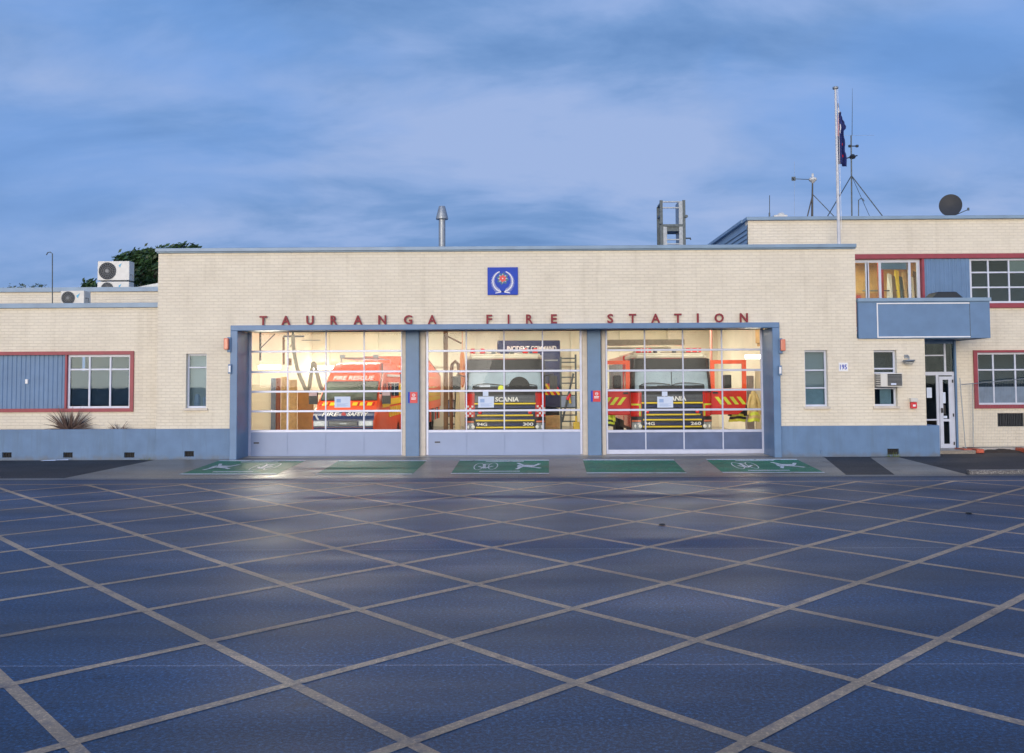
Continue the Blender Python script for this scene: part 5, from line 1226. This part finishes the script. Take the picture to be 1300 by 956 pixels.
# ------------------------------------------------------------------ things inside the hall
def lampfit(x, y, z, ln, lab, axis='x', power=60, wid=.16):
    t = thing('fluorescent_light', lab, 'light', (x, y, z)); hx, hy = (ln / 2, wid / 2) if axis == 'x' else (wid / 2, ln / 2)
    b = MB(); b.box(x - hx, x + hx, y - hy, y + hy, z + .03, z + .09); b.build('housing', WHT, t)
    b = MB(); b.box(x - hx + .02, x + hx - .02, y - hy + .02, y + hy - .02, z - .01, z + .029); b.build('tube', LAMP, t)
    l = bpy.data.lights.new('fitting_light', 'AREA'); l.shape = 'RECTANGLE'; l.size = hx * 2; l.size_y = hy * 2; l.energy = power; l.color = (1, .955, .84)
    o = bpy.data.objects.new('fitting_light', l); C.objects.link(o); o.parent = t; o.location = (0, 0, -.03)
cols_ = [(X(412, 4), 'left'), (X(640, 4), 'middle'), (X(868, 4), 'right')]
for cx_, nm in cols_:
    for y, nm2, pw in ((1.9, 'front', 70), (7.5, 'middle', 170), (13, 'rear', 200)):
        lampfit(cx_, y, 4.85, 2.4, 'ceiling strip light over the %s row of the %s bay' % (nm2, nm), power=pw * 1.45)
def walllamp(px, py, Y, ln, lab, power, axis='x'):
    p = at(px, py, Y); t = thing('wall_light', lab, 'light', p)
    b = MB(); b.box(p.x - ln / 2, p.x + ln / 2, Y + .03, Y + .08, p.z - .07, p.z + .07); b.build('housing', WHT, t)
    b = MB(); b.box(p.x - ln / 2 + .02, p.x + ln / 2 - .02, Y - .04, Y + .029, p.z - .05, p.z + .05); b.build('tube', mat('bright_tube', (1, 1, 1), .5, 0, 0, emit=(1, .97, .90), es=30), t)
    l = bpy.data.lights.new('fitting_light', 'AREA'); l.shape = 'RECTANGLE'; l.size = ln; l.size_y = .12; l.energy = power; l.color = (1, .9, .72)
    o = bpy.data.objects.new('fitting_light', l); C.objects.link(o); o.parent = t; o.location = (0, -.06, 0); o.rotation_euler = (radians(-90), 0, 0)
YB = IY1 - .25
walllamp(342, 466, 5.0, .75, 'bright strip light at far left inside the left door', 60)
walllamp(399, 467.5, YB, 1.9, 'bright strip light on back wall behind the grey hose', 50)
walllamp(897, 455, YB, .6, 'bright lamp beside the right fire engine roof', 40)
walllamp(925, 456, YB, 1.1, 'bright lamp above the open right cab door', 40)
walllamp(958, 453, 8, .7, 'bright lamp nearest the right end of the hall', 50)
# partition screens at left: pale panels, grey and brown doors, timber lockers
def panel(px0, px1, py1, Y, mm, lab, name, cat, th=.05):
    b = MB(); b.box(X(px0, Y), X(px1, Y), Y, Y + th, .193, Z(py1, Y, px0)); b.box(X(px0, Y) + .03, X(px1, Y) - .03, Y - .012, Y - .001, .3, Z(py1, Y, px0) - .08); tag(b.build(name, mm, bevel=.006, seg=1), lab, cat)
panel(319, 343.5, 488, 5.2, CREAML, 'pale wide board panel at far left inside the hall', 'wall_board', 'board')
panel(344, 349.8, 480, 5.1, mat('grey_blue_door', (.17, .22, .30), .5), 'narrow grey locker left of the brown one', 'locker', 'locker')
panel(350.3, 356, 480, 5.15, mat('red_brown_door', (.26, .085, .05), .5), 'narrow red brown locker between grey and pale timber', 'locker', 'locker')
panel(357, 364, 478, 5.3, PALETIM, 'pale timber board right of the red brown locker', 'timber_board', 'board')
panel(367, 377, 482, 6.0, PALETIM, 'pale timber board left of the wide brown cupboard', 'timber_board', 'board')
panel(378, 398, 498, 6.3, mat('tan_cupboard', (.46, .25, .09), .5), 'wide tan cupboard beside the van front', 'cupboard', 'cupboard')
# grey exhaust hose zigzag and rails
Yh = 4.5; b = MB(); P = [(372, 425), (373, 445), (378, 470), (387, 492), (390, 496), (393, 488), (396, 466), (398, 461), (400.5, 466), (406, 488), (412, 498)]
pts = [at(px, py, Yh) for px, py in P]; sm = []
for i in range(len(pts) - 1):
    p0_, p1_, p2_, p3_ = pts[max(i - 1, 0)], pts[i], pts[i + 1], pts[min(i + 2, len(pts) - 1)]
    for k in range(5):
        u = k / 5; sm.append(.5 * ((2 * p1_) + (-p0_ + p2_) * u + (2 * p0_ - 5 * p1_ + 4 * p2_ - p3_) * u * u + (-p0_ + 3 * p1_ - 3 * p2_ + p3_) * u ** 3))
sm.append(pts[-1])
t = thing('exhaust_hose', 'grey exhaust hose looping down in a zigzag beside the van', 'hose', sm[0])
b.tube(sm, .062, 12); b.build('hose', GREYH, t, smooth=True)
b = MB(); b.tube([at(360, 427, Yh), at(386, 427, Yh)], .03, 8); b.tube([at(372, 427, Yh), at(372, 400, Yh)], .03, 8); b.tube([at(383, 432, Yh), at(406, 432, Yh)], .012, 6); b.tube([at(368, 441, Yh), at(373, 433, Yh)], .015, 6); b.build('hose_rail', DSTEEL, t)
b = MB(); Yq = 4.8; b.tube([at(330.5, 405, Yq), at(330.5, 458, Yq)], .035, 8); b.tube([at(331, 442, Yq), at(349, 424, Yq)], .02, 6); tag(b.build('drop_pipe', DSTEEL, smooth=True), 'thin grey pipe with slanting stay at far left of hall', 'pipe')
b = MB(); b.tube([at(360, 428, Yq), at(360, 463, Yq)], .04, 8); b.box(at(366, 455, Yq).x, at(369.5, 455, Yq).x, Yq - .1, Yq + .1, Z(464, Yq, 367), Z(455, Yq, 367)); tag(b.build('cable_drop', BROWN), 'brown hanging cable drop with small box left of hose', 'cable')
# middle bay left
Yk = 5.6; b = MB(); b.box(X(563, Yk), X(568.5, Yk), Yk, Yk + .15, .193, 5.0); b.tube([at(566, 426, Yk), at(586, 436, Yk)], .03, 6); tag(b.build('hall_post', mat('brown_post', (.22, .13, .06), .6)), 'brown square post left of the middle fire engine', 'post')
Yk = 5.0; b = MB(); P = [(573, 545), (572.5, 500), (572.5, 475), (574, 463), (578, 458.5), (582, 463), (583, 475), (583, 484)]; b.tube([at(px, py, Yk) for px, py in P], .06, 12); tag(b.build('hanging_hose', BROWN, smooth=True), 'brown hose bent in a hoop behind the left mirror', 'hose')
b = MB(); b.lathe([(.03, 0), (.08, .15), (.10, .6), (.07, 1.1), (.02, 1.25)], (X(587, Yk), Yk, Z(492, Yk, 587)), n=12); b.tube([(X(587, Yk), Yk, Z(492, Yk, 587) + 1.2), (X(587, Yk), Yk, 5.0)], .01, 5); tag(b.build('orange_sock', mat('orange_cloth', (.80, .30, .08), .7), smooth=True), 'long orange cloth sock hanging left of middle engine cab', 'cloth')
b = MB(); b.add([], []); x0, x1 = X(578, 3.6), X(583, 3.6); b.prism([(x0 - .05, .193), (x1 + .05, .193), (x1 - .0, Z(498, 3.6, 580)), (x0 + .03, Z(498, 3.6, 580))], 3.6, 3.7); b.lathe([(0, 0), (.06, 0), (.06, .1), (0, .12)], ((x0 + x1) / 2, 3.65, Z(498, 3.6, 580)), n=10); tag(b.build('timber_stand', mat('pale_stand', (.62, .50, .28), .6)), 'pale tapered stand beside the middle fire engine headlight', 'stand')
Yk = 6.5; b = MB(); b.box(X(566, Yk), X(575, Yk), Yk, Yk + .4, .193, .3)
for k in range(5): b.box(X(563, Yk), X(578, Yk), Yk, Yk + .4, .5 + k * .28, .53 + k * .28)
b.box(X(563, Yk), X(564, Yk), Yk, Yk + .4, .193, 2.3); b.box(X(577, Yk), X(578, Yk), Yk, Yk + .4, .193, 2.3); tag(b.build('tool_rack', DSTEEL), 'dark tool rack with shelves between orange truck and engine', 'rack')
b = MB()
for k, mm in enumerate((WHT, PANELB, WHT)): b.lathe([(0, 0), (.07, 0), (.07, .5), (.03, .58), (0, .6)], (X(566.5 + k * 4, Yk), Yk + .2, 1.10), n=12, m=mm)
tag(b.build('gas_cylinder', None, smooth=True), 'pale cylinders standing together on the dark tool rack', 'cylinders')
# middle bay right: ladder, pole, blue board, yellow tool
Yl = 4.2; t = thing('shelf_ladder', 'wide dark ladder rack standing at right of the middle bay', 'ladder', (X(722, Yl), Yl, .193))
b = MB()
for px in (712, 731): b.box(X(px, Yl) - .03, X(px, Yl) + .03, Yl, Yl + .06, .193, Z(450 if px > 720 else 453, Yl, px))
b.build('rail', DSTEEL, t)
b = MB()
for py in (455, 460, 479, 486.5, 502, 517.5, 527, 535): b.box(X(712, Yl) + .03, X(731, Yl) - .03, Yl + .005, Yl + .05, Z(py + .8, Yl, 720), Z(py - .8, Yl, 720))
b.build('rung', DSTEEL, t)
b = MB(); b.tube([at(728, 474, Yl - .15), at(713.5, 536, Yl - .25)], .035, 8, DSTEEL); b.tube([at(723, 500, Yl - .16), at(720.5, 508, Yl - .21)], .06, 8, SIGNR); b.tube([at(722.5, 505, Yl - .2), at(724, 512, Yl - .2)], .035, 8, YEL); tag(b.build('tool_pole', None), 'dark pole with red grip leaning on the ladder rack', 'pole')
b = MB(); b.box(X(712.5, Yl - .08), X(730, Yl - .08), Yl - .08, Yl - .05, Z(516.5, Yl, 720), Z(503, Yl, 720)); tag(b.build('blue_board', PANELB), 'pale blue board fixed across the ladder rack', 'board')
b = MB(); p_ = at(732, 540, Yl - .6); b.box(p_.x - .10, p_.x + .10, p_.y, p_.y + .2, .193, p_.z + .1); b.box(p_.x - .04, p_.x + .03, p_.y + .03, p_.y + .12, p_.z + .1, p_.z + .3); b.box(p_.x + .1, p_.x + .22, p_.y + .02, p_.y + .18, .193, p_.z - .1); tag(b.build('yellow_machine', mat('machine_yellow', (.60, .42, .05), .5), bevel=.02), 'small yellow machine at foot of ladder rack', 'machine')
# turnout coats
def coat(px0, px1, py0, py1, Y, mm, band, lab):
    x0, x1, z1, z0 = X(px0, Y), X(px1, Y), Z(py0, Y, px0), Z(py1, Y, px0); w = (x1 - x0) / 2; cx_ = (x0 + x1) / 2; H_ = z1 - z0
    t = thing('turnout_coat', lab, 'coat', (cx_, Y, z0), 'coats hanging in the hall'); b = MB(); n = 18; R_ = 10
    for j in range(R_ + 1):
        s = j / R_; z = z1 - H_ * s; ww = w * (.28 + .72 * min(1, s * 1.6) ** .6) ; dd = .06 + .09 * s
        for k in range(n):
            a = 2 * pi * k / n; f = 1 + .12 * sin(a * 5 + j * .4) * s
            b.v.append(Vector((cx_ + ww * cos(a) * f + .02 * sin(j), Y + dd * sin(a) * f, z + .015 * sin(a * 3))))
    for j in range(R_):
        for k in range(n): b.f.append([j * n + k, j * n + (k + 1) % n, (j + 1) * n + (k + 1) % n, (j + 1) * n + k]); b.mi.append(b._m(band if j in (R_ - 3, R_ - 1) else mm))
    b.f.append(list(range(n))); b.mi.append(0); b.build('coat_body', None, t, smooth=True)
    b = MB()
    for s in (-1, 1): b.tube([(cx_ + s * w * .45, Y - .03, z1 - H_ * .12), (cx_ + s * w * .95, Y - .06, z1 - H_ * .4), (cx_ + s * w * 1.0, Y - .07, z1 - H_ * .78)], w * .26, 8, mm)
    b.build('sleeve', None, t, smooth=True)
    b = MB(); b.tube([(cx_, Y, z1 - .02), (cx_, Y, z1 + .08), (cx_ + .03, Y, z1 + .11)], .008, 5); b.build('hook', STEEL, t)
COATY = mat('coat_tan', (.62, .46, .20), .8, 0, .15, 8); COATD = mat('coat_dark', (.03, .03, .035), .8)
coat(949, 963, 496, 535, 3.0, COATY, LIME, 'tan turnout coat with lime bands hanging rightmost in the hall')
coat(925, 945, 503, 535, 4.2, COATD, LIME, 'dark turnout coat hanging behind the open right cab door')
coat(764, 779, 514, 541, 3.6, LIME, COATD, 'lime coat hanging low at left edge of right bay')
panel(948, 957, 477, 6.0, mat('grey_cab', (.30, .27, .28), .5), 'tall grey cabinet behind the tan coat', 'cabinet', 'cabinet', .3)
panel(958.5, 968.5, 470, 6.2, CREAML, 'pale tall board at right end of the hall', 'wall_board', 'board')
b = MB(); b.tube([at(903, 400, 8), at(903, 462, 8)], .05, 8); tag(b.build('red_pipe', mat('pink_pipe', (.5, .22, .18), .5)), 'dull red vertical pipe above the open right cab door', 'pipe')
# duct across the ceiling of the right bay
b = MB(); Yd = 6.0; b.box(X(768, Yd), X(870, Yd), Yd, Yd + .6, Z(438, Yd, 820), Z(431, Yd, 820)); b.box(X(768, Yd), X(850, Yd), Yd - .4, Yd - .1, Z(444, Yd, 820), Z(441.5, Yd, 820)); tag(b.build('ceiling_duct', mat('duct_grey', (.36, .33, .26), .5)), 'long grey duct under the ceiling of the right bay', 'duct')
